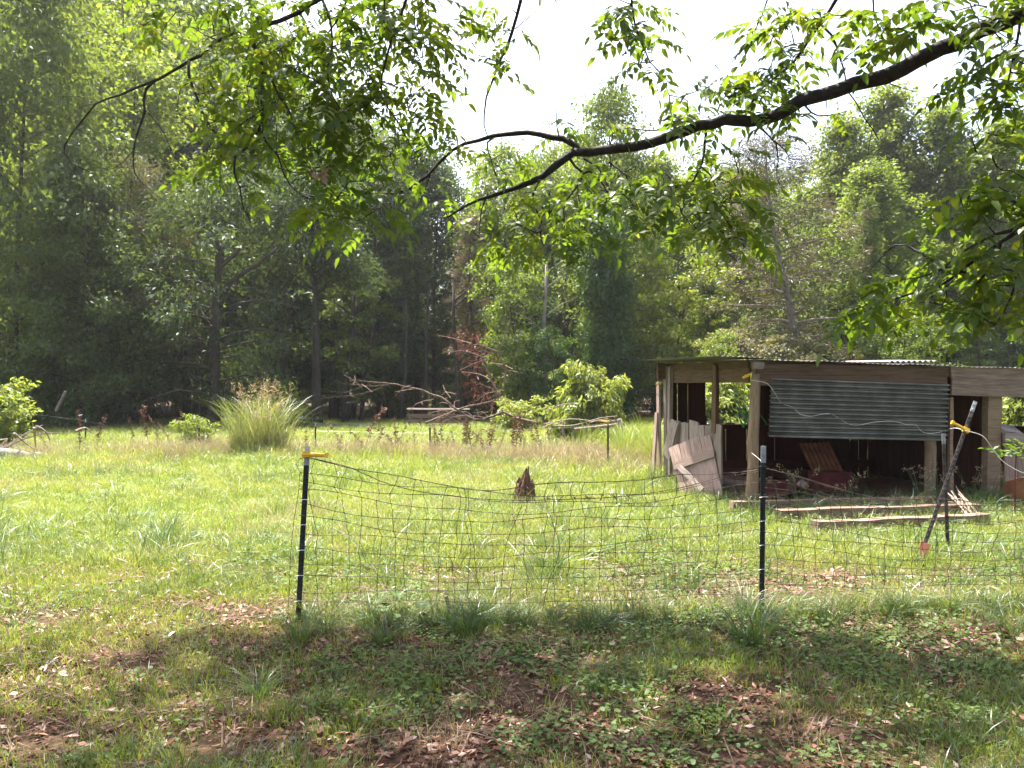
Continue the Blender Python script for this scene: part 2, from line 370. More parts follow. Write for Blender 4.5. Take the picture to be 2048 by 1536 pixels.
def gen_tree(seed, H, base, W, profile='round', tr=.16, limbs=26, clumps=7, per=90, leaf=(.13, .075), cr=.6, rise=.35,
             droop=.35, lean=(0, 0), wob=.25, fork=None, flat=.55, bark='bark', foliage='tree_mid', needle=False, sparse=0., bare=0):
    """trunk mesh with limbs, and a crown mesh of separate leaves gathered in clumps along the limbs"""
    r = np.random.default_rng(seed)
    tmb = MB()
    n = 9
    ph = r.uniform(0, 6, 4)
    def tp(s):
        return np.array([lean[0] * s + wob * (math.sin(s * 4 + ph[0]) - math.sin(ph[0])) * s, lean[1] * s + wob * (math.sin(s * 5 + ph[1]) - math.sin(ph[1])) * s, s * H])
    tmb.tube([tp(i / n) - (np.array([0, 0, .15]) if i == 0 else 0) for i in range(n + 1)], [tr * (1.35 if i == 0 else 1) * (1 - .93 * (i / n) ** 1.1) for i in range(n + 1)], 8)
    def env(s):
        if s <= 0: return W * .35
        if profile == 'round': return W * math.sqrt(max(.02, 1 - (2 * s - .85) ** 2 / 1.35))
        if profile == 'cone': return W * max(.05, (1 - s) ** .75) * min(1, .55 + s * 3)
        if profile == 'poplar': return W * max(.06, (1 - s) ** .85) * min(1, .6 + s * 2)
        if profile == 'vase': return W * (.35 + .65 * math.sin(min(1, s * 1.15) * math.pi * .62))
        return W
    cents, crs = [], []
    az = r.uniform(0, 6)
    for i in range(limbs):
        s = (i + r.uniform(0, 1)) / limbs
        h = base + (H - base) * s
        az += 2.4 + r.uniform(-.5, .5)
        R = env(s) * r.uniform(.62, 1.08)
        p0 = tp(min(.97, max(base * .6, h - R * rise) / H))
        if profile == 'poplar': R *= 1 + .38 * math.sin(2 * az + ph[2] + s * 5) + r.uniform(-.25, .3)
        p2 = tp(h / H) + np.array([math.cos(az) * R, math.sin(az) * R, (.55 * R if profile == 'poplar' else -droop * R * .3) + r.uniform(-.2, .2)])
        p1 = (p0 + p2) / 2 + np.array([0, 0, rise * R * .35 + .1 * R])
        pts = [p0 * (1 - t) ** 2 + 2 * p1 * t * (1 - t) + p2 * t * t + r.normal(0, .05, 3) * (0 < t < 1) for t in np.linspace(0, 1, 5)]
        rad = tr * .38 * (1 - .65 * s) * min(1.0, .3 + R / (W + .01) * .7)
        tmb.tube(pts, [rad * (1 - .85 * t) for t in np.linspace(0, 1, 5)], 5, False)
        if r.uniform() < bare: continue
        for k in range(clumps):
            t = .35 + .65 * (k + r.uniform(0, 1)) / clumps
            c = p0 * (1 - t) ** 2 + 2 * p1 * t * (1 - t) + p2 * t * t
            c = c + r.normal(0, 1, 3) * np.array([.22, .22, .16]) * W * .55 * (.5 + t * .5)
            cents.append(c); crs.append(cr * r.uniform(.55, 1.25))
    if fork:
        for pts, rad in fork:
            sm = smooth_path(pts, .4)
            tmb.tube(sm, [rad * (1 - .7 * i / len(sm)) for i in range(len(sm))], 7)
    cents, crs = np.array(cents), np.array(crs)
    cnt = np.maximum(6, (per * (crs / cr) ** 2 * r.uniform(.5, 1.3, len(crs)))).astype(int)
    idx = np.repeat(np.arange(len(cents)), cnt)
    m = len(idx)
    g = r.normal(0, 1, (m, 3)); g = g / np.linalg.norm(g, axis=1, keepdims=True) * (r.uniform(0, 1, (m, 1)) ** .45)
    off = g * crs[idx][:, None] * np.array([1, 1, flat])
    P = cents[idx] + off
    axis = np.stack([np.interp(P[:, 2], np.linspace(0, H, 12), [tp(k / 11)[a] for k in range(12)]) for a in (0, 1)], 1)
    outw = np.zeros((m, 3)); outw[:, :2] = P[:, :2] - axis; outw = norm(outw)
    if needle:
        D = norm(outw * .8 + r.normal(0, .45, (m, 3)) + np.array([0, 0, -droop * .4]))
        Nn = norm(np.array([0, 0, 1]) + r.normal(0, .7, (m, 3)))
    else:
        D = norm(outw * .5 + r.normal(0, .6, (m, 3)) + np.array([0, 0, -droop]))
        Nn = norm(np.array([0, 0, .75]) + outw * .35 + r.normal(0, .5, (m, 3)))
    sz = r.uniform(.65, 1.3, m)
    V, Q = leaf_quads(P, D, Nn, leaf[0] * sz, leaf[1] * sz)
    V[:, 2] = np.maximum(V[:, 2], .03)
    tme = tmb.mesh('trunk', True); tme.materials.append(M[bark])
    cme = np_mesh('crown', V, Q); cme.materials.append(M[foliage])
    return tme, cme

PROTO = {}
def proto(kind, foliage, seed, **kw):
    PROTO[kind] = gen_tree(seed, foliage=foliage, **kw)
def plant_tree(name, kind, x, y, label, cat='tree', group=None, s=(1, 1, 1), rz=0., foliage=None, crown_name='crown'):
    t = empty(name, (x, y, gh(x, y) - .05), label, cat, group)
    a, b = PROTO[kind]
    o = bpy.data.objects.new('trunk', a); C.objects.link(o); o.parent = t
    c = bpy.data.objects.new(crown_name, b); C.objects.link(c); c.parent = t
    c['kind'] = 'stuff'
    if foliage:
        c.material_slots[0].link = 'OBJECT'; c.material_slots[0].material = M[foliage]
    t.rotation_euler.z = rz; t.scale = s
    return t

# prototypes at unit real size (metres)
proto('broad_a', 'tree_mid', 11, H=16, base=2.2, W=4.0, limbs=54, clumps=5, per=92, leaf=(.21, .135), cr=1.0, flat=.6, tr=.2)
proto('broad_b', 'tree_mid', 12, H=16, base=3.0, W=3.4, limbs=48, clumps=5, per=92, leaf=(.21, .13), cr=.98, flat=.6, tr=.17, profile='vase')
proto('broad_c', 'tree_light', 13, H=16, base=4.0, W=3.6, limbs=48, clumps=5, per=92, leaf=(.21, .14), cr=.98, flat=.6, tr=.18)
proto('skirted', 'tree_mid', 14, H=15, base=.35, W=4.6, limbs=80, clumps=5, per=108, leaf=(.23, .12), cr=1.0, tr=.13, droop=.6, flat=.62)
proto('poplar_a', 'tree_light', 15, H=17, base=1.5, W=4.6, limbs=86, clumps=7, per=56, leaf=(.20, .14), cr=.62, tr=.16, profile='poplar', rise=.45, flat=.8)
proto('poplar_b', 'tree_light', 16, H=17, base=2.5, W=4.0, limbs=80, clumps=7, per=56, leaf=(.20, .14), cr=.58, tr=.15, profile='poplar', rise=.5, flat=.8)
proto('cedar_a', 'cedar', 17, H=12, base=1.2, W=2.6, limbs=64, clumps=6, per=85, leaf=(.22, .026), cr=.5, tr=.17, profile='cone', rise=.1, droop=.5, needle=True, flat=.4)
proto('cedar_b', 'cedar_brown', 18, H=10, base=1.5, W=1.7, limbs=52, clumps=5, per=80, leaf=(.2, .026), cr=.42, tr=.14, profile='cone', rise=.15, droop=.6, needle=True, flat=.45)
proto('grey_willow', 'tree_grey', 19, H=12, base=1.0, W=3.4, limbs=44, clumps=5, per=115, leaf=(.21, .05), cr=.82, tr=.17, droop=.8, flat=.62)
proto('bush_a', 'tree_mid', 21, H=2.6, base=.15, W=1.6, limbs=22, clumps=6, per=55, leaf=(.12, .07), cr=.34, tr=.05)
proto('bush_b', 'tree_dark', 22, H=3.6, base=.3, W=1.8, limbs=24, clumps=6, per=60, leaf=(.13, .07), cr=.4, tr=.06)
proto('sapling', 'tree_mid', 23, H=6, base=.9, W=1.8, limbs=24, clumps=6, per=60, leaf=(.14, .085), cr=.42, tr=.07, profile='vase')
proto('viney', 'vine', 24, H=9, base=.4, W=1.05, limbs=80, clumps=5, per=58, leaf=(.14, .1), cr=.5, tr=.2, droop=.9, rise=.1, flat=1.2, profile='col', wob=.45)
# the walnut with the forked dark trunk left of centre, and the slender tree beside it
def rel(base, px, py):
    p = at(px, py, base[1]); return p - Vector(base)
B1 = at(428, 862, 33); B1.z = 0
proto('walnut', 'tree_dark', 31, H=11.3, base=1.6, W=4.2, limbs=40, clumps=5, per=84, leaf=(.24, .085), cr=.9, tr=.26, flat=.62, droop=.8, rise=.25, profile='round', wob=.15, bare=.12,
      fork=[([rel(B1, 425, 720), rel(B1, 430, 610), rel(B1, 443, 500), rel(B1, 452, 440)], .24),
            ([rel(B1, 432, 590), rel(B1, 470, 545), rel(B1, 525, 510), rel(B1, 560, 480)], .15),
            ([rel(B1, 440, 520), rel(B1, 470, 495), rel(B1, 495, 470)], .11),
            ([rel(B1, 415, 640), rel(B1, 385, 590), rel(B1, 350, 555), rel(B1, 335, 520)], .12)])
B2 = at(634, 852, 35); B2.z = 0
proto('slender', 'tree_dark', 32, H=10.6, base=6.3, W=3.0, limbs=26, clumps=5, per=84, leaf=(.23, .085), cr=.82, flat=.62, tr=.21, droop=.7, rise=.5, lean=(-.1, 0), wob=.12, profile='round',
      fork=[([rel(B2, 636, 590), rel(B2, 652, 545), rel(B2, 672, 528), rel(B2, 690, 515)], .12),
            ([rel(B2, 628, 580), rel(B2, 605, 535), rel(B2, 580, 508)], .09),
            ([rel(B2, 636, 560), rel(B2, 650, 510), rel(B2, 652, 480)], .10)])
proto('leaning_cedar', 'cedar', 33, H=11.6, base=3.0, W=3.0, limbs=62, clumps=6, per=85, leaf=(.24, .028), cr=.6, tr=.2, profile='round', rise=.15, droop=.45, needle=True, flat=.6, lean=(-1.6, 0), bark='pale_bark', wob=.35, bare=.12)
proto('dead_limbed_cedar', 'tree_dark', 34, H=9, base=5.0, W=2.0, limbs=30, clumps=5, per=60, leaf=(.16, .04), cr=.5, tr=.23, bare=.0, needle=True)
def add_dead_limbs(kind, n, z0, z1, ln):
    tme, cme = PROTO[kind]
    mb = MB(); r = random.Random(5)
    for i in range(n):
        z = z0 + (z1 - z0) * i / n; a = r.uniform(0, 6.28); l = ln * r.uniform(.5, 1)
        mb.tube([(0, 0, z), (math.cos(a) * l * .5, math.sin(a) * l * .5, z - .05), (math.cos(a) * l, math.sin(a) * l, z - .3 * l)], [.035, .02, .006], 4, False)
    b = len(tme.vertices)
    V = [tuple(v.co) for v in tme.vertices] + [tuple(v) for v in mb.v]
    Fc = [tuple(p.vertices) for p in tme.polygons] + [tuple(i + b for i in f) for f in mb.f]
    me = bpy.data.meshes.new('trunk'); me.from_pydata(V, [], Fc); me.materials.append(M['bark'])
    PROTO[kind] = (me, cme)
add_dead_limbs('dead_limbed_cedar', 34, .9, 5.2, 1.9)

# ---------------------------------------------------------------- the wood's front edge: each tree with its own label
def H_at(py, Y): return CAMZ + (780 - py) / F * Y
PH = {'broad_a': 16, 'broad_b': 16, 'broad_c': 16, 'skirted': 15, 'poplar_a': 17, 'poplar_b': 17, 'cedar_a': 12, 'cedar_b': 10, 'grey_willow': 12, 'bush_a': 2.6,
      'bush_b': 3.6, 'sapling': 6, 'viney': 9, 'walnut': 11.3, 'slender': 10.6, 'leaning_cedar': 11.6, 'dead_limbed_cedar': 9}
def front(name, kind, px, Y, top, label, w=1., rz=0., foliage=None, cat='tree', group=None):
    h = H_at(top, Y) / PH[kind]
    return plant_tree(name, kind, gx(px, Y), Y, label, cat, group, (h * w, h * w, h), rz, foliage)
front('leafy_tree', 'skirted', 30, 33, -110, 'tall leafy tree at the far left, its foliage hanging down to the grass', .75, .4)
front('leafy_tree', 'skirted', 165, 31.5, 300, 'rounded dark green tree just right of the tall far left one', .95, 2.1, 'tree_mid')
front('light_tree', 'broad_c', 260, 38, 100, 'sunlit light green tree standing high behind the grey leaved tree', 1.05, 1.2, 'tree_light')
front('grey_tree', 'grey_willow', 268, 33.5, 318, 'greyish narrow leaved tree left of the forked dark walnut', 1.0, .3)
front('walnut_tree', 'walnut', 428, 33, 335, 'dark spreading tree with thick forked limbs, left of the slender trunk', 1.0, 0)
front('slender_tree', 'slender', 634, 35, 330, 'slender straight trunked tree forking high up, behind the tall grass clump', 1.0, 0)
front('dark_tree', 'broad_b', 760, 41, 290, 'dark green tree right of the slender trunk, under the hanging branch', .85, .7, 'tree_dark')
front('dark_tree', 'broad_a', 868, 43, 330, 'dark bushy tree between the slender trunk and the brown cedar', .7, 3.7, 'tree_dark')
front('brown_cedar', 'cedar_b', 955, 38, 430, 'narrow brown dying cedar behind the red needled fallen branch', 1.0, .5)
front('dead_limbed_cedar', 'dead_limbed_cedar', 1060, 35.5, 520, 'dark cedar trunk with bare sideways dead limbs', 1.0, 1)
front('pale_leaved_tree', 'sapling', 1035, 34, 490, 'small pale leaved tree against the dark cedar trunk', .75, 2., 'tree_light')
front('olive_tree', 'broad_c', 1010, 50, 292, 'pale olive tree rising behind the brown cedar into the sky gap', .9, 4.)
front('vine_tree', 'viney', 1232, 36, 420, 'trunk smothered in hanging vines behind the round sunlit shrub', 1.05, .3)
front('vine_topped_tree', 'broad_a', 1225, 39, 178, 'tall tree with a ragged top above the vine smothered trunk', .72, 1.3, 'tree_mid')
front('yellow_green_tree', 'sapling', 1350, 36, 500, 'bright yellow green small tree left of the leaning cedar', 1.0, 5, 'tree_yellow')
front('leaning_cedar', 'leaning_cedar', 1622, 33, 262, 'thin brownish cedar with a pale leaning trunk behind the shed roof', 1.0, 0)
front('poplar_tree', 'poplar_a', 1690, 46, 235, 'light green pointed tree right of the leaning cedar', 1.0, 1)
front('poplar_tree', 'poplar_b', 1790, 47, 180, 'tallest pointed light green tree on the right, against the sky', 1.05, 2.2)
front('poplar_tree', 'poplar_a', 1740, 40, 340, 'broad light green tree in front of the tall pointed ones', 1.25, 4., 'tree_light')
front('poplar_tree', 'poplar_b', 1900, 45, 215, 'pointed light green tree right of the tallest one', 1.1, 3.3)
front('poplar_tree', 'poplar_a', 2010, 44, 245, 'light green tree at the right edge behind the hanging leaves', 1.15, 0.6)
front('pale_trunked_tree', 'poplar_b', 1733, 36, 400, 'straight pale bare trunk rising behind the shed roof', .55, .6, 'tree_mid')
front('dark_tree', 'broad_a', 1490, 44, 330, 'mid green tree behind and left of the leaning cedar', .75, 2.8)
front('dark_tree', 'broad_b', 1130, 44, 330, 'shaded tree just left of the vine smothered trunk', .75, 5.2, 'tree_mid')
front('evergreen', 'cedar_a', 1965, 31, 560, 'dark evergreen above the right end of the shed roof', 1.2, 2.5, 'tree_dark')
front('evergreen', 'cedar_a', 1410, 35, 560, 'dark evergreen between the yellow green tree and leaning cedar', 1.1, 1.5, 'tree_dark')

# trees deeper in the wood: tops follow the skyline of the photograph
SKX = [-900, 330, 420, 520, 620, 750, 880, 960, 1060, 1120, 1200, 1290, 1380, 1500, 1620, 1720, 1800, 1850, 1920, 2060, 3000]
SKY = [-200, -180, -90, 0, 80, 160, 262, 296, 262, 200, 185, 230, 290, 280, 262, 255, 215, 300, 240, 255, 220]
r = random.Random(3)
deep = [('broad_a', None), ('broad_b', None), ('broad_c', None), ('poplar_a', None), ('poplar_b', 'tree_mid'), ('broad_a', 'tree_dark'), ('broad_b', 'tree_light'), ('cedar_a', None)]
DEEP_LABEL = {('broad_a', None): 'wide mid green tree deep in the wood behind the front row', ('broad_b', None): 'upright mid green tree deep in the wood behind the front row', ('broad_c', None): 'wide light green tree deep in the wood behind the front row',
              ('poplar_a', None): 'broad pointed light green tree deep in the wood', ('poplar_b', None): 'slim pointed light green tree deep in the wood', ('poplar_b', 'tree_mid'): 'slim pointed mid green tree deep in the wood',
              ('broad_a', 'tree_dark'): 'wide dark green tree deep in the wood behind the front row', ('broad_b', 'tree_light'): 'upright light green tree deep in the wood behind the front row', ('cedar_a', None): 'brownish evergreen deep in the wood behind the front row'}
for Y0, step, fill in ((45, 4.3, .90), (54, 5.2, .88), (66, 6., .93), (80, 7, .96)):
    half = .65 * Y0 + 9
    x = -half
    while x < half:
        Y = Y0 + r.uniform(-3, 3)
        px = 1024 + F * x / Y
        kind, fol = deep[r.randrange(len(deep))]
        if px > 1500 and r.random() < .6: kind, fol = r.choice([('poplar_a', None), ('poplar_b', None), ('broad_c', None)])
        h = H_at(np.interp(px, SKX, SKY) + 12, Y) * r.uniform(fill - .16, fill + .03) / PH[kind]
        plant_tree('forest_tree', kind, x, Y, DEEP_LABEL[(kind, fol)], 'tree', 'trees deep in the wood',
                   (h * r.uniform(.85, 1.1), h * r.uniform(.85, 1.1), h), r.uniform(0, 6.28), fol)
        x += step * r.uniform(.75, 1.25)
# bare trunks standing in the shade under the wood's edge
def bare_stem(px, Y, h, rad, lean, label, group=None, mat='bark'):
    mb = MB(); rr = random.Random(int(px))
    pts = [(lean * t + .08 * rr.uniform(-1, 1) * (t > 0), .08 * rr.uniform(-1, 1), h * t - .1 * (t == 0)) for t in (0, .2, .4, .6, .8, 1)]
    mb.tube(pts, [rad * (1.25 - .75 * t) for t in (0, .2, .4, .6, .8, 1)], 7)
    for k in range(4):
        t = rr.uniform(.45, .95); a = rr.choice([-1, 1]); l = rr.uniform(.6, 1.8)
        mb.tube([(lean * t, 0, h * t), (lean * t + a * l * .5, rr.uniform(-.4, .4), h * t + l * .4), (lean * t + a * l, rr.uniform(-.5, .5), h * t + l * .6)], [rad * .4, rad * .25, .01], 5, False)
    x = gx(px, Y)
    me = mb.mesh('bare_trunk', True); me.materials.append(M[mat])
    o = link('bare_trunk', me); o.location = (x, Y, gh(x, Y))
    tag(o, label, 'tree trunk', group)
for px, Y, h, rad, ln in ((300, 37, 6, .17, .1), (268, 38, 7, .2, .3), (372, 36.5, 6, .2, 0), (393, 38, 6, .14, .2), (690, 37, 6, .16, .4), (705, 39, 7, .12, .9), (664, 40, 7, .12, .2), (722, 38, 6.5, .1, .7),
                          (765, 42, 7, .12, -.2), (850, 40, 7, .11, .2), (918, 37, 6.5, .12, -.3), (930, 40, 7, .1, .1), (1170, 40, 7, .14, -1.2), (1125, 42, 8, .14, .1), (570, 39, 7, .12, .1), (205, 37, 6, .13, .2), (590, 42, 7, .14, -.2), (805, 39, 6, .09, .2)):
    bare_stem(px, Y, h, rad, ln, 'dark bare trunk standing in the shade under the wood edge', 'bare trunks under the wood edge')
bare_stem(1090, 34, 7, .1, 0, 'thin pale straight trunk right of the dead limbed cedar', mat='pale_bark')

# understory
us = [('bush_a', None), ('bush_b', None), ('sapling', None), ('bush_b', 'tree_mid'), ('sapling', 'tree_dark'), ('bush_a', 'tree_light')]
SHRUB_LABEL = {('bush_a', None): 'low mid green shrub in the shade under the trees of the wood', ('bush_b', None): 'dark green shrub in the shade under the trees of the wood', ('sapling', None): 'mid green sapling in the shade under the trees of the wood',
               ('bush_b', 'tree_mid'): 'taller mid green shrub in the shade under the trees of the wood', ('sapling', 'tree_dark'): 'dark green sapling in the shade under the trees of the wood', ('bush_a', 'tree_light'): 'low light green shrub in the shade under the trees of the wood'}
for i in range(86):
    Y = r.uniform(37.5, 62)
    x = r.uniform(-1, 1) * (.65 * Y + 4)
    kind, fol = us[r.randrange(len(us))]
    s = r.uniform(.8, 1.5)
    if abs(1024 + F * x / Y - 160) < 190 and Y < 42: continue
    plant_tree('understory_shrub', kind, x, Y, SHRUB_LABEL[(kind, fol)], 'shrub', 'shrubs under the trees of the wood', (s, s, s * r.uniform(.8, 1.2)), r.uniform(0, 6.28), fol)
# shrubs standing at the edge that can be told apart
front('edge_shrub', 'bush_a', 545, 33.5, 795, 'dark shrub behind the plumed tall grass clump, left of the slender trunk', 1.7, 1., 'tree_dark')
front('edge_shrub', 'bush_a', 590, 31, 800, 'low fern green shrub at the foot of the slender trunk', 1.6, 2., 'tree_dark')
front('edge_shrub', 'sapling', 1110, 33, 640, 'shaded sapling left of the round sunlit shrub', .8, 2.9, 'vine')
front('edge_shrub', 'sapling', 1440, 29, 655, 'mid green sapling seen just above the shed roof', .8, .9, 'tree_light')
front('edge_shrub', 'sapling', 1800, 30, 628, 'light green sapling above the shed roof right of the pale trunk', 1.1, 3.9, 'tree_mid')
front('edge_shrub', 'sapling', 1870, 32, 610, 'dark green sapling above the shed roof, left of the evergreen', 1.2, 1.9, 'tree_mid')
front('edge_shrub', 'bush_b', 1600, 29, 668, 'grey green shrub above the middle of the shed roof', 1.1, 4.4, 'tree_grey')
front('edge_shrub', 'bush_b', 1510, 31, 660, 'shaded shrub above the left part of the shed roof', 1.1, 5.4, 'tree_grey')
# ---------------------------------------------------------------- the shed
FL = Vector((3.26, 10.7, 0))                           # front left corner on the ground
U = Vector((.9887, .15, 0)); Vd = Vector((-.15, .9887, 0)); Zv = Vector((0, 0, 1))
def L3(u, v, z): return FL + U * u + Vd * v + Zv * z
def on_front(px, py, v=0.): return hit(px, py, FL + Vd * v, Vd)
def on_side(px, py, u=0.): return hit(px, py, FL + U * u, U)

def plank(name, a, b, w, t, face, mat, parent, seg=5, jit=.006, cat=None, sag=0.):
    """board from a to b; face = direction its broad side looks; own local axes so the grain runs along it"""
    a, b = Vector(a), Vector(b)
    X = (b - a); ln = X.length; X.normalize()
    Yv = Vector(face); Yv = (Yv - X * Yv.dot(X)).normalized(); Z = X.cross(Yv)
    q = random.Random(int(ln * 9999) + int(a.x * 777) + int(a.z * 999))
    vs, fs = [], []
    for i in range(seg + 1):
        x = -ln / 2 + ln * i / seg
        dz0, dz1 = q.uniform(-jit, jit), q.uniform(-jit, jit)
        dy = q.uniform(-jit, jit) * .6
        ex = q.uniform(-jit, jit) * 2 if i in (0, seg) else 0
        sg = -sag * (1 - (2 * x / ln) ** 2)
        vs += [(x + ex, -t / 2 + dy, -w / 2 + dz0 + sg), (x + ex, t / 2 + dy, -w / 2 + dz0 + sg), (x - ex, t / 2 + dy, w / 2 + dz1 + sg), (x - ex, -t / 2 + dy, w / 2 + dz1 + sg)]
    for i in range(seg):
        k = i * 4
        for j in range(4): fs.append((k + j, k + (j + 1) % 4, k + 4 + (j + 1) % 4, k + 4 + j))
    fs.append((3, 2, 1, 0)); k = seg * 4; fs.append((k, k + 1, k + 2, k + 3))
    me = bpy.data.meshes.new(name); me.from_pydata(vs, [], [tuple(reversed(f)) for f in fs]); me.materials.append(mat); me.update()
    o = bpy.data.objects.new(name, me); C.objects.link(o)
    R = Matrix((X, Yv, Z)).transposed().to_4x4()
    W = Matrix.Translation((a + b) / 2) @ R
    if parent is not None:
        o.parent = parent
        o.matrix_parent_inverse = Matrix.Translation(-parent.location)
    o.matrix_basis = W
    return o

def corrugated(name, w, h, mat, parent, origin, ax, ay, pitch=.076, depth=.011, nseg=6, waves=0., tornedge=0.):
    """iron sheet: ridges run along ax (length w), waves stack along ay (height h)"""
    ax, ay = Vector(ax).normalized(), Vector(ay).normalized(); an = ax.cross(ay).normalized()
    n = int(h / pitch * 6); V = []; Fq = []
    q = random.Random(int(w * 1000))
    for layer in (0, 1):
        for i in range(n + 1):
            y = h * i / n
            for j in range(nseg + 1):
                x = w * j / nseg
                e = q.uniform(-1, 1) * tornedge if j in (0, nseg) else 0
                d = depth * math.sin(2 * math.pi * y / pitch) + waves * math.sin(x * 2.1 + y * 1.7) + layer * .0012
                V.append(tuple(Vector(origin) + ax * (x + e) + ay * y + an * d))
    s = (n + 1) * (nseg + 1)
    for i in range(n):
        for j in range(nseg):
            a = i * (nseg + 1) + j
            Fq.append((a, a + 1, a + nseg + 2, a + nseg + 1)); Fq.append(tuple(reversed([s + k for k in (a, a + 1, a + nseg + 2, a + nseg + 1)])))
    for i in range(n):
        for j in (0, nseg):
            a = i * (nseg + 1) + j; b = a + nseg + 1
            Fq.append((a, b, b + s, a + s))
    for j in range(nseg):
        for i in (0, n):
            a = i * (nseg + 1) + j
            Fq.append((a, a + 1, a + 1 + s, a + s))
    me = bpy.data.meshes.new(name); me.from_pydata(V, [], Fq); me.materials.append(mat)
    me.polygons.foreach_set('use_smooth', [True] * len(me.polygons)); me.update()
    return link(name, me, parent)

def stick(name, a, b, r0, r1, mat, parent, wob=.012, n=7):
    mb = MB(); a, b = Vector(a), Vector(b); q = random.Random(int(a.x * 991 + b.z * 77))
    pts = [a.lerp(b, i / 6) + Vector((q.uniform(-wob, wob), q.uniform(-wob, wob), 0)) * (0 < i < 6) for i in range(7)]
    mb.tube(pts, [(r0 + (r1 - r0) * i / 6) * q.uniform(.94, 1.06) for i in range(7)], n + 3)
    return mb.build(name, mat, parent, True)

shed = empty('shed', L3(2.2, 1.6, 0), 'low open wooden animal shed with an iron roof and a corrugated iron front panel', 'shed')
ULEN, VD = 6.2, 3.3
# header boards along the front
h1a, h1b = on_front(1528, 723), on_front(1893, 731)
def fb(u0, u1, z00, z01, z10, z11, v, mat, t=.035):
    """front board from u0 to u1: bottom z00->z10, top z01->z11"""
    a = L3(u0, v, (z00 + z01) / 2); b = L3(u1, v, (z10 + z11) / 2)
    return plank('header_board', a, b, ((z01 - z00) + (z11 - z10)) / 2, t, -Vd, mat, shed, 8, .005)
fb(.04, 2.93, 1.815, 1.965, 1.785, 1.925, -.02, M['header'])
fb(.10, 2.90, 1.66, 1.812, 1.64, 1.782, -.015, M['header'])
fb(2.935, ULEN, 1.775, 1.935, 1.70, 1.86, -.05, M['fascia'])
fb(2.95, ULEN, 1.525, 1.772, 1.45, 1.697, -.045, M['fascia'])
plank('beam_end', L3(-.02, -.06, 1.93), L3(.13, -.06, 1.93), .09, .07, -Vd, M['weathered'], shed, 3)
# posts
stick('post', L3(.0, .03, -.1), L3(.08, .03, 1.90), .085, .062, M['post_wood'], shed, .02)
stick('post', L3(2.66, .06, -.1), L3(2.72, .06, 1.66), .075, .07, M['post_wood'], shed, .012)
plank('post', L3(2.98, .02, -.05), L3(2.99, .02, 1.5), .05, .05, -Vd, M['post_wood'], shed)
plank('post', L3(3.62, .04, -.1), L3(3.66, .04, 1.52), .21, .12, -Vd, M['post_wood'], shed, 6, .006)
stick('post', L3(5.9, .06, -.1), L3(5.9, .06, 1.45), .08, .07, M['post_wood'], shed)
# left side face: header boards, corner post, half wall of upright boards
plank('header_board', L3(.0, .12, 1.955), L3(.0, 3.2, 2.0), .12, .035, -U, M['header'], shed, 6)
plank('header_board', L3(.01, .10, 1.80), L3(.01, 3.05, 1.83), .20, .035, -U, M['header'], shed, 6)
plank('post', L3(-.03, 3.24, -.05), L3(-.03, 3.24, 2.02), .15, .1, -U, M['weathered'], shed)
plank('post', L3(-.06, 3.05, -.05), L3(-.04, 3.07, 2.0), .11, .06, -U, M['weathered'], shed)
plank('post', L3(-.02, 1.22, .95), L3(-.04, 1.12, 1.98), .085, .07, -U - Vd * .4, M['header'], shed)
plank('post', L3(-.12, 3.4, -.05), L3(-.14, 3.42, 1.75), .14, .03, -U, M['pink_board'], shed)
plank('post', L3(-.26, 3.38, -.05), L3(-.16, 3.44, 1.2), .12, .03, -U, M['pink_board'], shed)
plank('eave_block', L3(-.22, 3.25, 1.93), L3(-.02, 3.25, 1.93), .28, .09, -Vd, M['header'], shed, 3)
q = random.Random(4)
v = 3.0
while v > 1.05:
    w = q.uniform(.16, .24)
    top = q.uniform(1.04, 1.12)
    plank('wall_board', L3(-.03 + q.uniform(-.02, .02), v - w / 2, -.05), L3(-.01, v - w / 2 + q.uniform(-.03, .03), top), w - .012, .025, -U, M['weathered'], shed, 5, .009)
    v -= w
plank('wall_board', L3(-.17, 2.95, .45), L3(-.10, 2.7, 1.08), .24, .022, -U - Vd * .3 + Zv * .2, M['weathered'], shed, 5, .012)
# back wall: full height boards, then half height under an open gap, then full height again
u = -.02; i = 0
while u < ULEN:
    w = q.uniform(.15, .23)
    full = u < .52 or 1.62 < u < 4.2
    top = 1.98 - .06 * u / 3 if full else q.uniform(.97, 1.02)
    gap = q.choice([.004, .006, .006, .016])
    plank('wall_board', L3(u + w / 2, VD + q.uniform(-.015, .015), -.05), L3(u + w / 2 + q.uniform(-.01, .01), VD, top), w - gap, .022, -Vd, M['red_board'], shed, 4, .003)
    u += w; i += 1
plank('rail', L3(.0, VD - .05, .95), L3(ULEN, VD - .05, .93), .09, .045, -Vd, M['red_board'], shed)
plank('rail', L3(.0, VD - .05, .28), L3(ULEN, VD - .05, .26), .14, .045, -Vd, M['red_board'], shed)
plank('rail', L3(.0, VD - .04, 2.0), L3(ULEN, VD - .04, 1.9), .12, .045, -Vd, M['red_board'], shed)
plank('post', L3(.62, VD - .06, .95), L3(.62, VD - .06, 1.14), .12, .05, -Vd, M['red_board'], shed, 3)
# inner partition and right hand end wall
v = .25
while v < VD - .1:
    w = q.uniform(.15, .22)
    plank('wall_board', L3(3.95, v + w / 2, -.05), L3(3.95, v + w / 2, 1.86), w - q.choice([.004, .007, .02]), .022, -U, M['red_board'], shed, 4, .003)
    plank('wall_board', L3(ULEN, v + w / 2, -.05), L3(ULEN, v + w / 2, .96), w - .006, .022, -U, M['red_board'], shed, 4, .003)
    v += w
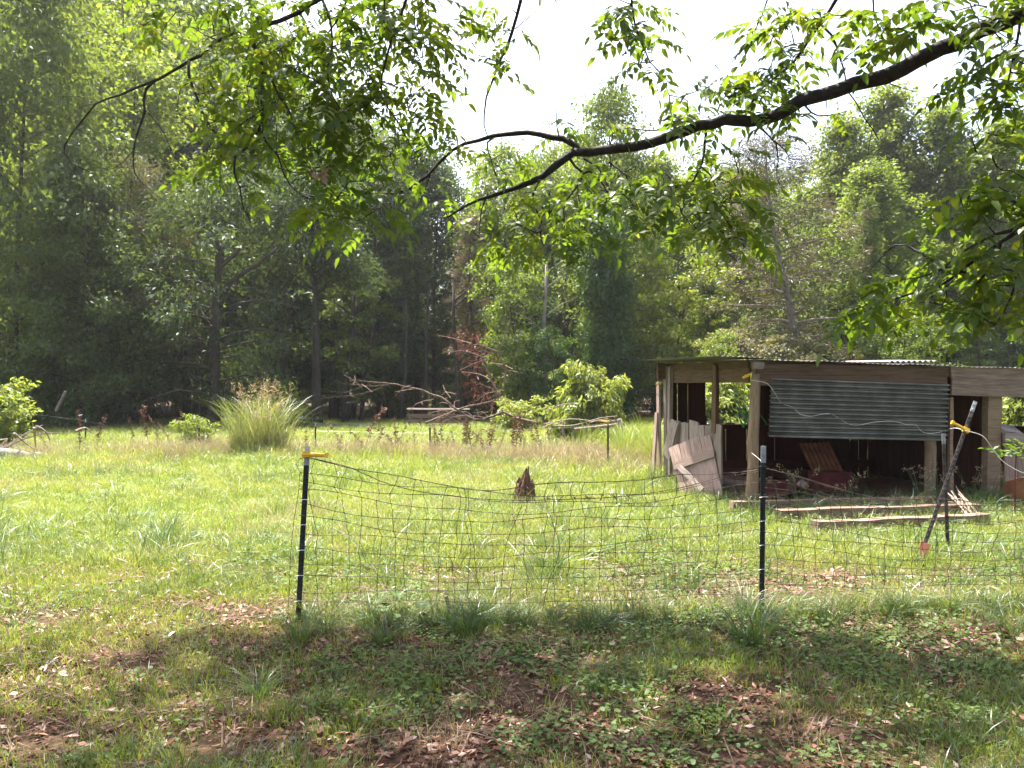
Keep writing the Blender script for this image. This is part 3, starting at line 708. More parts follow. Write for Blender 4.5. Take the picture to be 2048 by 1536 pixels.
# right bay: low board front under a ledge
for k in range(9):
    plank('wall_board', L3(4.0 + k * .21, .1, -.05), L3(4.0 + k * .21, .1, .83), .2, .025, -Vd, M['pink_board'], shed, 4, .004)
plank('ledge_board', L3(3.75, -.07, .92), L3(5.9, -.07, .88), .13, .05, -Vd, M['weathered'], shed, 6)
plank('ledge_board', L3(3.74, .03, 1.06), L3(4.12, .10, 1.0), .24, .05, -Vd * .6 + Zv, M['weathered'], shed, 4)
# rafters and roof sheets
for u in (.05, 1.0, 2.0, 2.9, 3.9, 5.0, 6.0):
    plank('rafter', L3(u, .05, 1.935 - .035 * u), L3(u, VD + .1, 2.03 - .03 * u), .09, .045, U, M['header'], shed, 3, .003)
u0 = -.5; k = 0
while u0 < ULEN:
    wdt = .68
    za = 2.055 - .028 * max(0, u0) - (.03 if u0 > -.3 else 0) - (.012 if k % 2 else 0)
    zb = 2.135 - .026 * max(0, u0)
    a, b = L3(u0, -.10 if k else -.12, za), L3(u0, VD + .18, zb)
    corrugated('roof_sheet', (b - a).length, wdt + .05, M['roof_iron'], shed, a, b - a, U - Zv * .03, .076, .0045, 4)
    u0 += wdt; k += 1
# bent second layer of iron lying on the roof
a = L3(2.35, .5, 2.015)
corrugated('roof_patch', 1.2, .8, M['roof_iron'], shed, a, Vd + Zv * .035, U + Zv * .02, .09, .016, 4, .004)
# corrugated iron panel hung across the front
pa, pb, pc, pd = on_front(1537, 874, -.075), on_front(1889, 882, -.075), on_front(1902, 772, -.075), on_front(1540, 757, -.075)
corrugated('iron_panel', (pb - pa).length + .03, (pd - pa).length, M['galv'], shed, pa, pb - pa, pd - pa + U * .012, (pd - pa).length / 12.4, .025, 22, .011, .008)
# insulators nailed to the header
for (px, py, v0) in ((1491, 753, -.01), (1316, 768, 3.2)):
    p = on_front(px, py, -.07) if v0 < 0 else at(px, py, 13.95)
    mb = MB(); d = Vector((.5, -.1, .28)).normalized() * .07
    mb.tube([p - d * .6, p, p + d], [.017, .02, .012], 7); mb.box(p + d * .3, (.05, .03, .03))
    mb.build('insulator', M['yellow'], shed)
# dirt floor built up inside
xs = np.linspace(0, 1, 15); V = []; Q = []
for jv in xs:
    for iu in np.linspace(0, 1, 25):
        p = L3(.12 + iu * 3.75, .3 + jv * (VD - .4), 0)
        V.append((p.x, p.y, .02 + .05 * math.sin(jv * math.pi) + .05 * mnoise.noise((p.x * 2.2, p.y * 2.2, 0)) + .11 * max(0, 1 - abs(iu - .18) * 5)))
for a in range(14):
    for b in range(24):
        k = a * 25 + b; Q.append((k, k + 1, k + 26, k + 25))
me = np_mesh('dirt_floor', V, Q, smooth=True); me.materials.append(M['dirt_floor'])
tag(link('dirt_floor', me), 'red dirt and old bedding heaped on the shed floor', kind='structure')

# ---------------------------------------------------------------- things in and against the shed
def plank_thing(name, label, a, b, w, t, face, mat, group=None, cat='plank'):
    o = plank(name, a, b, w, t, face, mat, None, 8, .006)
    return tag(o, label, cat, group)
# door of boards with a Z brace leaning on the half wall
dr = at(1395, 985, 11.9); dr.z = 0
door = empty('board_door', dr, 'pinkish weathered board door leaning against the left side of the shed', 'door')
TL, TR, BR, BL = at(1338, 898, 12.35), at(1421, 868, 12.0), at(1446, 992, 11.55), at(1366, 1000, 11.95)
fn = (TR - TL).cross(BL - TL).normalized()
if fn.dot(Vector((0, -1, .2))) < 0: fn = -fn
for k in range(4):
    t0 = (k + .5) / 4
    wdt = (TR - TL).length / 4 * q.uniform(.95, 1.0) - .004
    plank('board', BL.lerp(BR, t0) + fn * q.uniform(-.006, .006), TL.lerp(TR, t0) + (TL - BL) * q.uniform(-.03, .03), wdt, .024, fn, M['pink_board'], door, 6, .006)
plank('brace', at(1349, 934, 12.2) + fn * .03, at(1430, 907, 11.85) + fn * .03, .12, .025, fn, M['pink_board'], door)
plank('brace', at(1362, 935, 12.1) + fn * .06, at(1408, 982, 11.7) + fn * .06, .085, .03, fn, M['weathered'], door)
# timbers lying in the grass before the shed
def ground_pt(px, py):
    """ground point seen at a pixel"""
    d = ray(px, py); t = -CAMZ / d.z
    p = Vector((0, 0, CAMZ)) + d * t
    return p
for lab, p0, p1, w, mt in (('long timber nearest the shed, lying across its open front', (1462, 1013), (1886, 1004), .12, 'timber'),
                           ('middle timber of the three lying in the grass before the shed', (1556, 1032), (1955, 1020), .12, 'timber'),
                           ('outermost timber lying in the grass before the shed', (1628, 1056), (1972, 1040), .11, 'timber')):
    a, b = ground_pt(p0[0], p0[1] + 13), ground_pt(p1[0], p1[1] + 11)
    o = plank('timber', a + Zv * (w * .5 + .035), b + Zv * (w * .5 + .03), w, .14, -Vd, M[mt], None, 8, .008)
    tag(o, lab, 'timber', 'timbers lying before the shed')
a, b = ground_pt(1465, 1020), ground_pt(1533, 1028)
tag(plank('timber', a + Zv * .05, b + Zv * .05, .10, .16, -Vd, M['timber'], None, 4), 'short timber stub at the foot of the round corner post', 'timber', 'timbers lying before the shed')
# rusty corrugated sheet leaning inside
o = corrugated('rusty_sheet', .82, .52, M['rust'], None, at(1632, 962, 12.9), at(1590, 872, 13.6) - at(1632, 962, 12.9), at(1668, 960, 12.9) - at(1632, 962, 12.9) + Vector((.05, 0, 0)), .075, .012, 4)
tag(o, 'rusty corrugated sheet leaning on the back wall inside the shed', 'metal sheet')
# horizontal sill timber and dark red troughs inside
tag(plank('feed_plank', at(1440, 944, 13.2), at(1612, 948, 13.0), .13, .06, -Vd, M['red_board'], None), 'reddish plank lying along the back wall inside the shed', 'plank')
def trough(px, py, Y, w, d, h, label, mat='crate_red'):
    p = at(px, py, Y); p.z = .04
    t = empty('feed_trough', p, label, 'trough')
    for s in (-1, 1):
        plank('side_board', p + U * (-w / 2) + Vd * (s * d / 2) + Zv * h / 2, p + U * (w / 2) + Vd * (s * d / 2) + Zv * h / 2, h, .025, -Vd, M[mat], t, 3)
        plank('end_board', p + U * (s * w / 2) + Vd * (-d / 2 + .014) + Zv * h / 2, p + U * (s * w / 2) + Vd * (d / 2 - .014) + Zv * h / 2, h, .025, -U, M[mat], t, 3)
    plank('bottom_board', p + U * (-w / 2 + .02) + Zv * .03, p + U * (w / 2 - .02) + Zv * .03, d - .03, .02, Zv, M[mat], t, 3)
trough(1545, 990, 11.7, .55, .35, .2, 'dark red wooden trough beside the round corner post, under the crumpled sack')
trough(1660, 985, 12.2, .5, .4, .3, 'dark red box standing deeper in the shed, below the rusty leaning sheet')
# loose boards lying about inside the shed
for k, (px0, py0, px1, py1, Y0, Y1, mt, lab) in enumerate(((1448, 962, 1560, 975, 12.3, 11.9, 'pink_board', 'loose pinkish board lying on the dirt left of the crumpled sack'), (1455, 985, 1548, 992, 11.6, 11.4, 'red_board', 'dark loose board lying behind the round corner post'),
        (1600, 992, 1760, 988, 11.5, 11.7, 'red_board', 'dark red board lying across the middle of the shed floor'), (1690, 960, 1706, 885, 13.2, 14.0, 'red_board', 'reddish board standing against the back wall right of the rusty sheet'), (1590, 1000, 1700, 1003, 11.2, 11.15, 'pink_board', 'thin board lying just behind the front timbers'),
        (1915, 985, 1968, 992, 12.0, 11.8, 'red_board', 'dark board lying in the narrow right bay of the shed'))):
    tag(plank('loose_board', at(px0, py0, Y0), at(px1, py1, Y1), .13, .03, (.1, -.4, 1) if py0 - py1 < 40 else -Vd, M[mt], None, 4, .006), lab, 'plank')
# crumpled paper sack
gxs, gys = 13, 6; V = []; Q = []
p0 = at(1558, 968, 11.75)
for b in range(gys):
    for a in range(gxs):
        p = p0 + U * (a / (gxs - 1) * .52) + Vd * (b / (gys - 1) * .24)
        V.append((p.x, p.y, p.z - .03 + .05 * mnoise.noise((a * .7, b * .8, 1.3)) + .03 * math.sin(a * 1.3) + (b / gys) * .03))
for b in range(gys - 1):
    for a in range(gxs - 1):
        k = b * gxs + a; Q.append((k, k + 1, k + gxs + 1, k + gxs))
me = np_mesh('paper_sack', V, Q); me.materials.append(M['paper'])
tag(link('paper_sack', me), 'crumpled pale paper sack lying in the shed behind the round post', 'sack')
# green hose loop hanging by the round post
c = at(1486, 836, 11.2); mb = MB()
pts = [c + Vector((math.cos(a) * .05 + .02 * math.sin(a * 2), .03 * math.sin(a), math.sin(a) * .13)) for a in np.linspace(0, 2 * math.pi, 22)]
mb.tube(pts, .012, 6)
mb.tube(smooth_path([at(1489, 830, 11.2), at(1500, 822, 11.2), at(1516, 826, 11.2), at(1530, 842, 11.2), at(1534, 850, 11.2)], .04), .009, 6)
tag(mb.build('garden_hose', M['hose'], None, True), 'green hose looped behind the round shed post', 'hose')
# pale electric fence wire wandering over the iron panel
W0 = [(1503, 760), (1520, 763), (1536, 768), (1552, 790), (1563, 806), (1586, 815), (1600, 828), (1622, 833), (1640, 829), (1662, 828), (1680, 838), (1700, 849), (1720, 850), (1750, 844), (1790, 843), (1815, 850), (1832, 850), (1842, 862), (1858, 867), (1880, 864), (1896, 859)]
n = len(W0)
pts = [on_front(px, py, -.11 - .02 * math.sin(i * 1.1)) for i, (px, py) in enumerate(W0)]
TP_TOP, TP_BASE = at(1951, 803, 7.75), ground_pt(1834, 1131)
def on_leaner(py):
    t = (1131 - py) / (1131 - 803); return TP_BASE.lerp(TP_TOP, t)
pj = on_leaner(864)
pts += [pts[-1].lerp(pj, .5) + Zv * .02, pj + Vector((-.02, -.02, .0)), at(1965, 872, 7.75), at(1985, 897, 7.8), at(2010, 926, 8.0), at(2060, 950, 8.3), at(2150, 965, 8.8)]
mb = MB(); mb.tube(smooth_path(pts, .05), .0032, 5)
tag(mb.build('electric_wire', M['white_wire'], None, True), 'pale loose wire wandering over the corrugated iron panel to the leaning post', 'wire')
# rusty orange metal sheet standing at the right edge, with a young plant in front
mb = MB(); p = at(2042, 978, 10.3)
prof = [(-.26, -.02), (-.2, .10), (.0, .15), (.5, .20), (.9, .18), (.9, -.2), (.4, -.19), (.05, -.13), (-.14, -.1)]
fr = [p + Vector((a, 0, b)) for a, b in prof]; bk = [f + Vector((.05, .05, 0)) for f in fr]
b0 = len(mb.v); mb.v += fr + bk; k = len(prof)
mb.f.append(tuple(range(k))); mb.f.append(tuple(reversed(range(k, 2 * k))))
for i in range(k): mb.f.append((i, i + k, (i + 1) % k + k, (i + 1) % k))
rd = mb.build('rusty_plough', M['rust'], None)
mb = MB()
mb.tube([p + Vector((.25, .03, -.1)), p + Vector((.3, .08, -.5))], .03, 6)
mb.build('leg', M['rust'], rd); mb = MB(); mb.tube([p + Vector((.75, .03, -.1)), p + Vector((.75, .08, -.5))], .03, 6); mb.build('leg', M['rust'], rd)
tag(rd, 'rusty orange iron blade standing in the grass at the right edge', 'farm implement')
# brush of dead sticks by the leaning post
bs = empty('brush_pile', ground_pt(1925, 1035), 'small heap of dead pale sticks by the timbers behind the leaning post', 'brush pile')
for i in range(22):
    a = ground_pt(1893 + q.uniform(-5, 25), 1022 + q.uniform(-8, 8)); b = ground_pt(1945 + q.uniform(-10, 25), 1040 + q.uniform(-10, 10))
    mb = MB(); mid = a.lerp(b, .5) + Zv * q.uniform(.04, .16)
    mb.tube(smooth_path([a + Zv * q.uniform(.05, .3), mid + Zv * .05, b + Zv * .02], .12), .006, 4)
    mb.build('stick', M['dead_wood'], bs)
# ---------------------------------------------------------------- fence posts and wire
def tpost(base, top, label, paint='post_paint', tip='white_tip', tip_len=.13, insul=None, sc=1., clips=0):
    p = empty('steel_post', base, label, 'fence post', 'steel fence posts')
    ax = (top - base); ln = ax.length; ax.normalize()
    X = Vector((1, 0, 0)); X = (X - ax * X.dot(ax)).normalized(); Yv = ax.cross(X)
    R = Matrix((X, Yv, ax)).transposed()
    def seg(nm, z0, z1, mat):
        mb = MB(); c = base + ax * ((z0 + z1) / 2)
        mb.box(c, (.036 * sc, .006, z1 - z0), R); mb.box(c + Yv * .014, (.006, .026, z1 - z0), R)
        z = z0 + .03
        while z < z1 - .02:
            mb.box(base + ax * z - Yv * .006, (.012, .012, .02), R); z += .055
        return mb.build(nm, M[mat], p)
    seg('shaft', -.05, ln - tip_len, paint); seg('tip', ln - tip_len + .001, ln, tip)
    if insul is not None:
        z, d = insul; c = base + ax * z; d = Vector(d)
        mb = MB(); mb.tube([c - d.normalized() * .03 - Vector((0, .02, 0)), c + d * .3 - Vector((0, .02, 0)), c + d - Vector((0, .02, 0))], [.015, .017, .013], 8)
        mb.box(c - Vector((0, .012, 0)), (.055, .035, .045), R)
        mb.box(c + d - Vector((0, .02, 0)), (.022, .03, .036), R)
        mb.build('insulator', M['yellow'], p)
    if clips:
        for k in range(clips):
            c = base + ax * (ln * (.12 + .72 * k / clips)); mb = MB()
            mb.tube([c + X * .03 - Vector((0, .016, 0)), c - Vector((0, .012, 0)), c - X * .03 - Vector((0, .016, .006))], .0026, 4)
            mb.build('wire_clip', M['white_wire'], p)
    return p
YA, YB = 5.43, 5.62
A0, B0 = at(596, 1250, YA), at(1523, 1232, YB)
A0.z = gh(A0.x, A0.y); B0.z = gh(B0.x, B0.y)
A1, B1p = at(615, 893, YA + .05), at(1527, 892, YB + .03)
tpost(A0, A1, 'dark leaning steel post with a yellow insulator at the near fence end', clips=5, insul=((A1 - A0).length - .055, Vector((.14, 0, -.004))))
tpost(B0, B1p, 'dark upright steel post with a pale tip in front of the shed', tip_len=.12, clips=5)
PB = ground_pt(1896, 1106); PT = at(1887, 868, 7.78)
tpost(PB, PT, 'worn brown steel post with a pale tip beside the leaning post', paint='old_post', tip_len=.1)
tpost(TP_BASE, TP_TOP, 'long steel post leaning to the right with a faded red spade plate', paint='old_post', tip_len=.12, insul=((pj - TP_BASE).length, Vector((-.15, -.03, .075))))
sp_o = [o for o in C.objects if o.type == 'EMPTY' and o.get('label', '').startswith('long steel post')][0]
ax = (TP_TOP - TP_BASE).normalized(); c = on_leaner(1098); mb = MB()
X = Vector((1, 0, 0)); X = (X - ax * X.dot(ax)).normalized(); Yv = ax.cross(X)
sh = [(-.045, .06), (.045, .06), (.045, -.01), (.02, -.075), (-.02, -.075), (-.045, -.01)]
fr = [c + X * a + ax * b - Yv * -.006 - Vector((0, .022, 0)) for a, b in sh]; bk = [f + Vector((0, .005, 0)) for f in fr]
mb.v += fr + bk; mb.f += [tuple(range(6)), tuple(reversed(range(6, 12)))] + [(i, i + 6, (i + 1) % 6 + 6, (i + 1) % 6) for i in range(6)]
mb.build('spade_plate', M['orange_red'], sp_o)
C0 = Vector((5.05, 5.95, gh(5.05, 5.95)))
tpost(C0, C0 + Zv * 1.25, 'dark steel post just outside the right edge of the view')
C1 = C0 + Zv * .8

def mesh_bay(fence, P0, P1, top, rows, cols, seed, drop):
    """woven wire between two posts: line wires and stay wires, each its own piece"""
    q = random.Random(seed); n = cols * 2
    hz = [0, .07, .13, .2, .28, .37, .46, .55, .64, .73, .82, .9, .97][:rows]
    wv = [[q.uniform(-1, 1) for _ in range(5)] for _ in range(rows)]
    def node(i, s):
        g = P0.lerp(P1, s); zt = top(s)
        z = g.z + .03 + (zt - .03) * (1 - hz[i] if i < 99 else 0)
        calm = hz[i] ** .7
        amp = .017 * (1 - .7 * calm) + .005
        z += amp * (math.sin(s * 9 + wv[i][0] * 6) + .6 * math.sin(s * 21 + wv[i][1] * 6))
        y = .05 * (1 - .8 * calm) * math.sin(s * 7 + wv[i][2] * 2 + i * .35)
        return Vector((g.x, g.y + y, z))
    xo = [[0] * (cols + 1) for _ in range(rows)]
    for k in range(1, cols):
        w = q.uniform(-.022, .022)
        for i in reversed(range(rows)):
            xo[i][k] = w
            w += q.uniform(-.021, .021) * (1.7 - 1.1 * hz[i])
            w *= .93
    knots = []
    L0 = (P1 - P0).length
    for i in range(rows):
        pts = []
        for k in range(n + 1):
            s = min(1, max(0, k / n + (xo[i][k // 2] / L0 if k % 2 == 0 else 0)))
            pts.append(node(i, s) + Vector((0, 0, q.uniform(-.002, .002))))
            if k % 2 == 0: knots.append(pts[-1])
        mb = MB(); mb.tube(pts, .0021 if i else .0028, 4, False); mb.build('line_wire', M['wire'], fence)
    for k in range(cols + 1):
        if k in (0, cols): continue
        pts = [node(i, k / cols + xo[i][k] / L0) for i in range(rows)]
        fine = []
        for a, b in zip(pts, pts[1:]):
            fine += [a, a.lerp(b, .5) + Vector((q.uniform(-.006, .006), 0, 0))]
        fine.append(pts[-1])
        mb = MB(); mb.tube(fine, .0019, 4, False); mb.build('stay_wire', M['wire'], fence)
    mb = MB()
    for p in knots:
        b = len(mb.v); e = .0058
        mb.v += [p + Vector(d) * e for d in ((1, 0, 0), (-1, 0, 0), (0, 1, 0), (0, -1, 0), (0, 0, 1), (0, 0, -1))]
        mb.f += [(b + 0, b + 2, b + 4), (b + 2, b + 1, b + 4), (b + 1, b + 3, b + 4), (b + 3, b + 0, b + 4), (b + 2, b + 0, b + 5), (b + 1, b + 2, b + 5), (b + 3, b + 1, b + 5), (b + 0, b + 3, b + 5)]
    kn = mb.build('wire_knots', M['wire'], fence); kn['kind'] = 'stuff'
def zpx(py, Y): return CAMZ - (py - 780) / F * Y
fence = empty('wire_fence', (A0 + B0) / 2, 'sagging rusty woven wire fence between the yellow capped post and the shed front post', 'wire fence')
tops1 = ([0, .1, .25, .4, .6, .75, .88, 1], [zpx(p, 5.5) for p in (920, 938, 962, 973, 971, 968, 958, 938)])
mesh_bay(fence, A0 + Vector((.02, -.02, 0)), B0 + Vector((-.02, -.02, 0)), lambda s: float(np.interp(s, *tops1)), 12, 31, 5, 0)
# tangled strands over the mesh
def strand(pts, rad=.0021, nm='line_wire', par=None, mat='wire'):
    mb = MB(); mb.tube(smooth_path(pts, .08), rad, 4, False); return mb.build(nm, M[mat], par or fence)
strand([at(600, 917, 5.4), at(615, 915, 5.4), at(700, 935, 5.42), at(760, 962, 5.45), at(850, 985, 5.45), at(1000, 1000, 5.45), at(1150, 998, 5.45), at(1250, 992, 5.45), at(1350, 978, 5.5), at(1440, 955, 5.5), at(1524, 932, 5.58)], .0026)
strand([at(600, 917, 5.4), at(592, 928, 5.4), at(600, 944, 5.4), at(597, 985, 5.4), at(588, 1040, 5.4), at(581, 1110, 5.4), at(578, 1190, 5.4), at(575, 1240, 5.4)], .0019, 'stay_wire')
strand([at(1044, 1010, 5.5), at(1030, 1045, 5.5), at(1012, 1090, 5.5), at(1002, 1180, 5.5)], .0022, 'stay_wire')
strand([at(1100, 1030, 5.5), at(1120, 1100, 5.5), at(1098, 1160, 5.5), at(1085, 1220, 5.5)], .0019, 'stay_wire')
q = random.Random(9)
for px in range(1095, 1270, 27):                                    # barbs bunched on the sagging strand
    mb = MB(); c = at(px, 997 - (px - 1095) * .02, 5.44)
    for k in range(4):
        d = Vector((q.uniform(-1, 1), q.uniform(-.6, .6), q.uniform(-1, 1))).normalized() * .026
        mb.tube([c - d, c + d], .002, 3, False)
    mb.build('barb', M['wire'], fence)
fence2 = empty('wire_fence', (B0 + C0) / 2, 'slack woven wire fence right of the shed front post, its top sagging low', 'wire fence')
tops2 = ([0, .12, .3, .5, .75, 1], [zpx(p, 5.7) for p in (935, 965, 1000, 1018, 1015, 985)])
mesh_bay(fence2, B0 + Vector((.02, -.02, 0)), C0 + Vector((-.02, -.02, 0)), lambda s: float(np.interp(s, *tops2)), 11, 33, 8, 0)
strand([at(1528, 932, 5.6), at(1560, 944, 5.6), at(1620, 962, 5.65), at(1700, 985, 5.7), at(1800, 1002, 5.8), at(1900, 1010, 6.0), at(2048, 1012, 6.1)], .0024, par=fence2)
w = strand([at(1502, 905, 10.6), at(1515, 915, 8), at(1526, 926, 5.64)], .002, nm='tie_wire', mat='white_wire'); w.parent = None; w.matrix_parent_inverse = Matrix.Identity(4)
tag(w, 'thin pale tie wire from the near post to the round shed post', 'wire')
# far fence line
for px, pt, pbm, Y, lab in ((631, 845, 900, 19.5, 'thin far steel post just right of the plumed grass clump'), (860, 848, 902, 19.5, 'thin far steel post with a pale tip in the middle of the pasture edge'), (1216, 842, 936, 16.3, 'far steel post with a yellow insulator before the round shrub'),
                            (398, 848, 895, 20.5, 'thin far steel post left of the plumed grass clump'), (171, 838, 880, 24, 'pale tipped far steel post right of the left edge bush')):
    b = at(px, pbm, Y); b.z = gh(b.x, b.y) - .02; t = at(px, pt, Y)
    tpost(b, t, lab, paint='post_paint' if px != 1216 else 'old_post', tip_len=.1, sc=1.1, insul=((t - b).length - .02, Vector((-.16, 0, .02))) if px == 1216 else None)
mb = MB(); mb.tube(smooth_path([at(-60, 812, 24), at(171, 842, 24), at(240, 858, 22), at(398, 866, 20.5), at(631, 862, 19.5), at(860, 866, 19.5), at(1216, 846, 16.3), at(1318, 765, 13.9)], .8), .0028, 4, False)
tag(mb.build('electric_wire', M['galv'], None), 'thin pale wire strung along the far fence posts', 'wire')
# ---------------------------------------------------------------- the tree whose limbs hang over the view (trunk stands outside the frame on the right)
TB = Vector((6.3, 3.2, gh(6.3, 3.2)))
tree = empty('overhanging_tree', TB, 'near tree whose dark limbs and drooping compound leaves hang across the top of the view', 'tree')
SK = []                                                # skeleton points for twigs to grow from
def limb(name, pts, r0, r1, step=.09, n=8, wob=.012, skel=True, seed=0):
    q = random.Random(seed + int(abs(pts[0][0]) * 100))
    sm = smooth_path(pts, step)
    k = len(sm)
    mb = MB()
    rad = []
    out = []
    for i, p in enumerate(sm):
        t = i / max(1, k - 1)
        rr = r0 + (r1 - r0) * t ** .8
        rad.append(max(.0016, rr * (1 + .13 * mnoise.noise(p * 5) + q.uniform(-.04, .04))))
        out.append(p + Vector((q.uniform(-1, 1), q.uniform(-1, 1), q.uniform(-1, 1))) * min(wob, rr * .35))
    mb.tube(out, rad, n)
    mb.build(name, M['limb_bark'], tree, True)
    if skel: SK.extend(out)
    return out
def px_path(lst, Y0, Y1):
    n = len(lst) - 1
    return [at(px, py, Y0 + (Y1 - Y0) * i / n) for i, (px, py) in enumerate(lst)]
trunk_pts = [TB - Vector((0, 0, .2)), TB + Vector((-.03, .02, 1)), TB + Vector((-.1, .05, 2.2)), TB + Vector((-.05, .15, 3.6)), TB + Vector((.1, .3, 5.2)), TB + Vector((0, .6, 7.2)), TB + Vector((-.3, 1.0, 9.0))]
limb('trunk', trunk_pts, .27, .08, .3, 12)
big = [TB + Vector((-.1, .05, 2.6)), TB + Vector((-1.2, .7, 3.55))] + px_path([(2120, -10), (2048, 28), (1960, 62), (1880, 100), (1830, 124), (1740, 163), (1640, 188), (1575, 218), (1530, 238), (1470, 240), (1400, 252), (1330, 277), (1270, 292), (1220, 300), (1150, 305)], 4.6, 6.2)
limb('limb', big, .094, .034, .08, 10)
limb('limb', px_path([(1150, 305), (1120, 328), (1085, 352), (1040, 373), (990, 391), (960, 398), (930, 412), (895, 435)], 6.2, 6.35), .036, .008)
limb('limb', px_path([(1160, 308), (1148, 290), (1128, 280), (1080, 268), (1030, 266), (985, 273), (930, 288), (905, 300), (880, 325), (855, 352), (820, 376), (790, 387), (740, 386), (690, 390), (640, 395), (600, 385)], 6.2, 6.7), .026, .004)
small = [
    ([(990, 272), (975, 285), (976, 300), (982, 320), (990, 345), (1000, 372)], 6.4, 6.4, .009, .006),
    ([(975, 385), (963, 420), (960, 445), (958, 472)], 6.3, 6.3, .009, .004), ([(966, 430), (980, 455), (990, 480)], 6.3, 6.3, .005, .002),
    ([(1080, 362), (1066, 390), (1066, 410), (1078, 430), (1084, 446)], 6.2, 6.1, .011, .005),
    ([(1140, 318), (1160, 342), (1168, 345), (1180, 343), (1205, 368), (1225, 400), (1260, 425), (1300, 465)], 6.2, 6.0, .013, .003),
    ([(1168, 345), (1150, 380), (1130, 405), (1128, 440), (1130, 470), (1122, 480)], 6.2, 6.1, .010, .003), ([(1130, 462), (1142, 477)], 6.1, 6.1, .004, .002),
    ([(1155, 370), (1158, 400), (1172, 425)], 6.2, 6.1, .005, .002),
    ([(1168, 318), (1195, 335), (1210, 360), (1222, 385)], 6.2, 6.0, .008, .003), ([(1218, 325), (1250, 350), (1262, 375), (1275, 400)], 6.1, 5.9, .008, .003),
    ([(1412, 255), (1408, 300), (1400, 335), (1385, 365), (1360, 400), (1345, 425), (1320, 445)], 5.95, 5.8, .013, .004),
    ([(1398, 330), (1420, 350), (1432, 375), (1448, 395), (1462, 405)], 5.9, 5.6, .008, .003), ([(1358, 405), (1362, 425), (1385, 455)], 5.85, 5.8, .006, .002),
    ([(1510, 243), (1535, 270), (1548, 283), (1560, 290), (1582, 289)], 5.7, 5.6, .009, .003), ([(1552, 285), (1556, 320), (1553, 355), (1565, 380)], 5.7, 5.6, .006, .002), ([(1548, 282), (1570, 300), (1580, 318), (1600, 318)], 5.7, 5.55, .006, .002),
    ([(1604, 205), (1622, 225), (1636, 232), (1668, 230), (1692, 222)], 5.6, 5.5, .008, .003), ([(1672, 228), (1690, 230), (1697, 205)], 5.5, 5.5, .004, .002),
    ([(1790, 143), (1782, 160), (1780, 168), (1805, 176), (1832, 184), (1850, 175)], 5.15, 5.1, .006, .002),
    ([(1643, 50), (1662, 70), (1672, 92), (1680, 115), (1690, 150), (1694, 180), (1712, 205), (1728, 235), (1745, 258), (1758, 280)], 5.5, 5.4, .009, .003), ([(1745, 260), (1738, 285), (1736, 312)], 5.4, 5.4, .004, .002),
    ([(1360, 262), (1345, 250), (1342, 215), (1338, 190), (1325, 160), (1305, 140)], 6.0, 6.2, .008, .002), ([(1338, 250), (1310, 262), (1270, 258), (1240, 256), (1215, 240), (1190, 252)], 6.05, 6.3, .007, .002),
    ([(1118, 272), (1114, 255), (1113, 225), (1112, 190)], 6.25, 6.35, .006, .002),
    ([(860, 350), (854, 370), (845, 395), (835, 415)], 6.5, 6.5, .006, .002), ([(800, 384), (785, 410), (772, 432)], 6.6, 6.5, .006, .002),
    ([(968, 250), (972, 262), (976, 275)], 6.35, 6.4, .006, .005),
]
for pts, ya, yb, r0, r1 in small:
    limb('branch', px_path(pts, ya, yb), r0, r1, .06, 6, .01)
limb('branch', [at(1048, -150, 5.6), at(1044, -40, 5.8)] + px_path([(1042, 5), (1034, 30), (1022, 70), (1012, 98), (998, 125), (985, 160), (972, 195), (968, 230), (968, 250)], 5.9, 6.35), .022, .006, .08, 7)
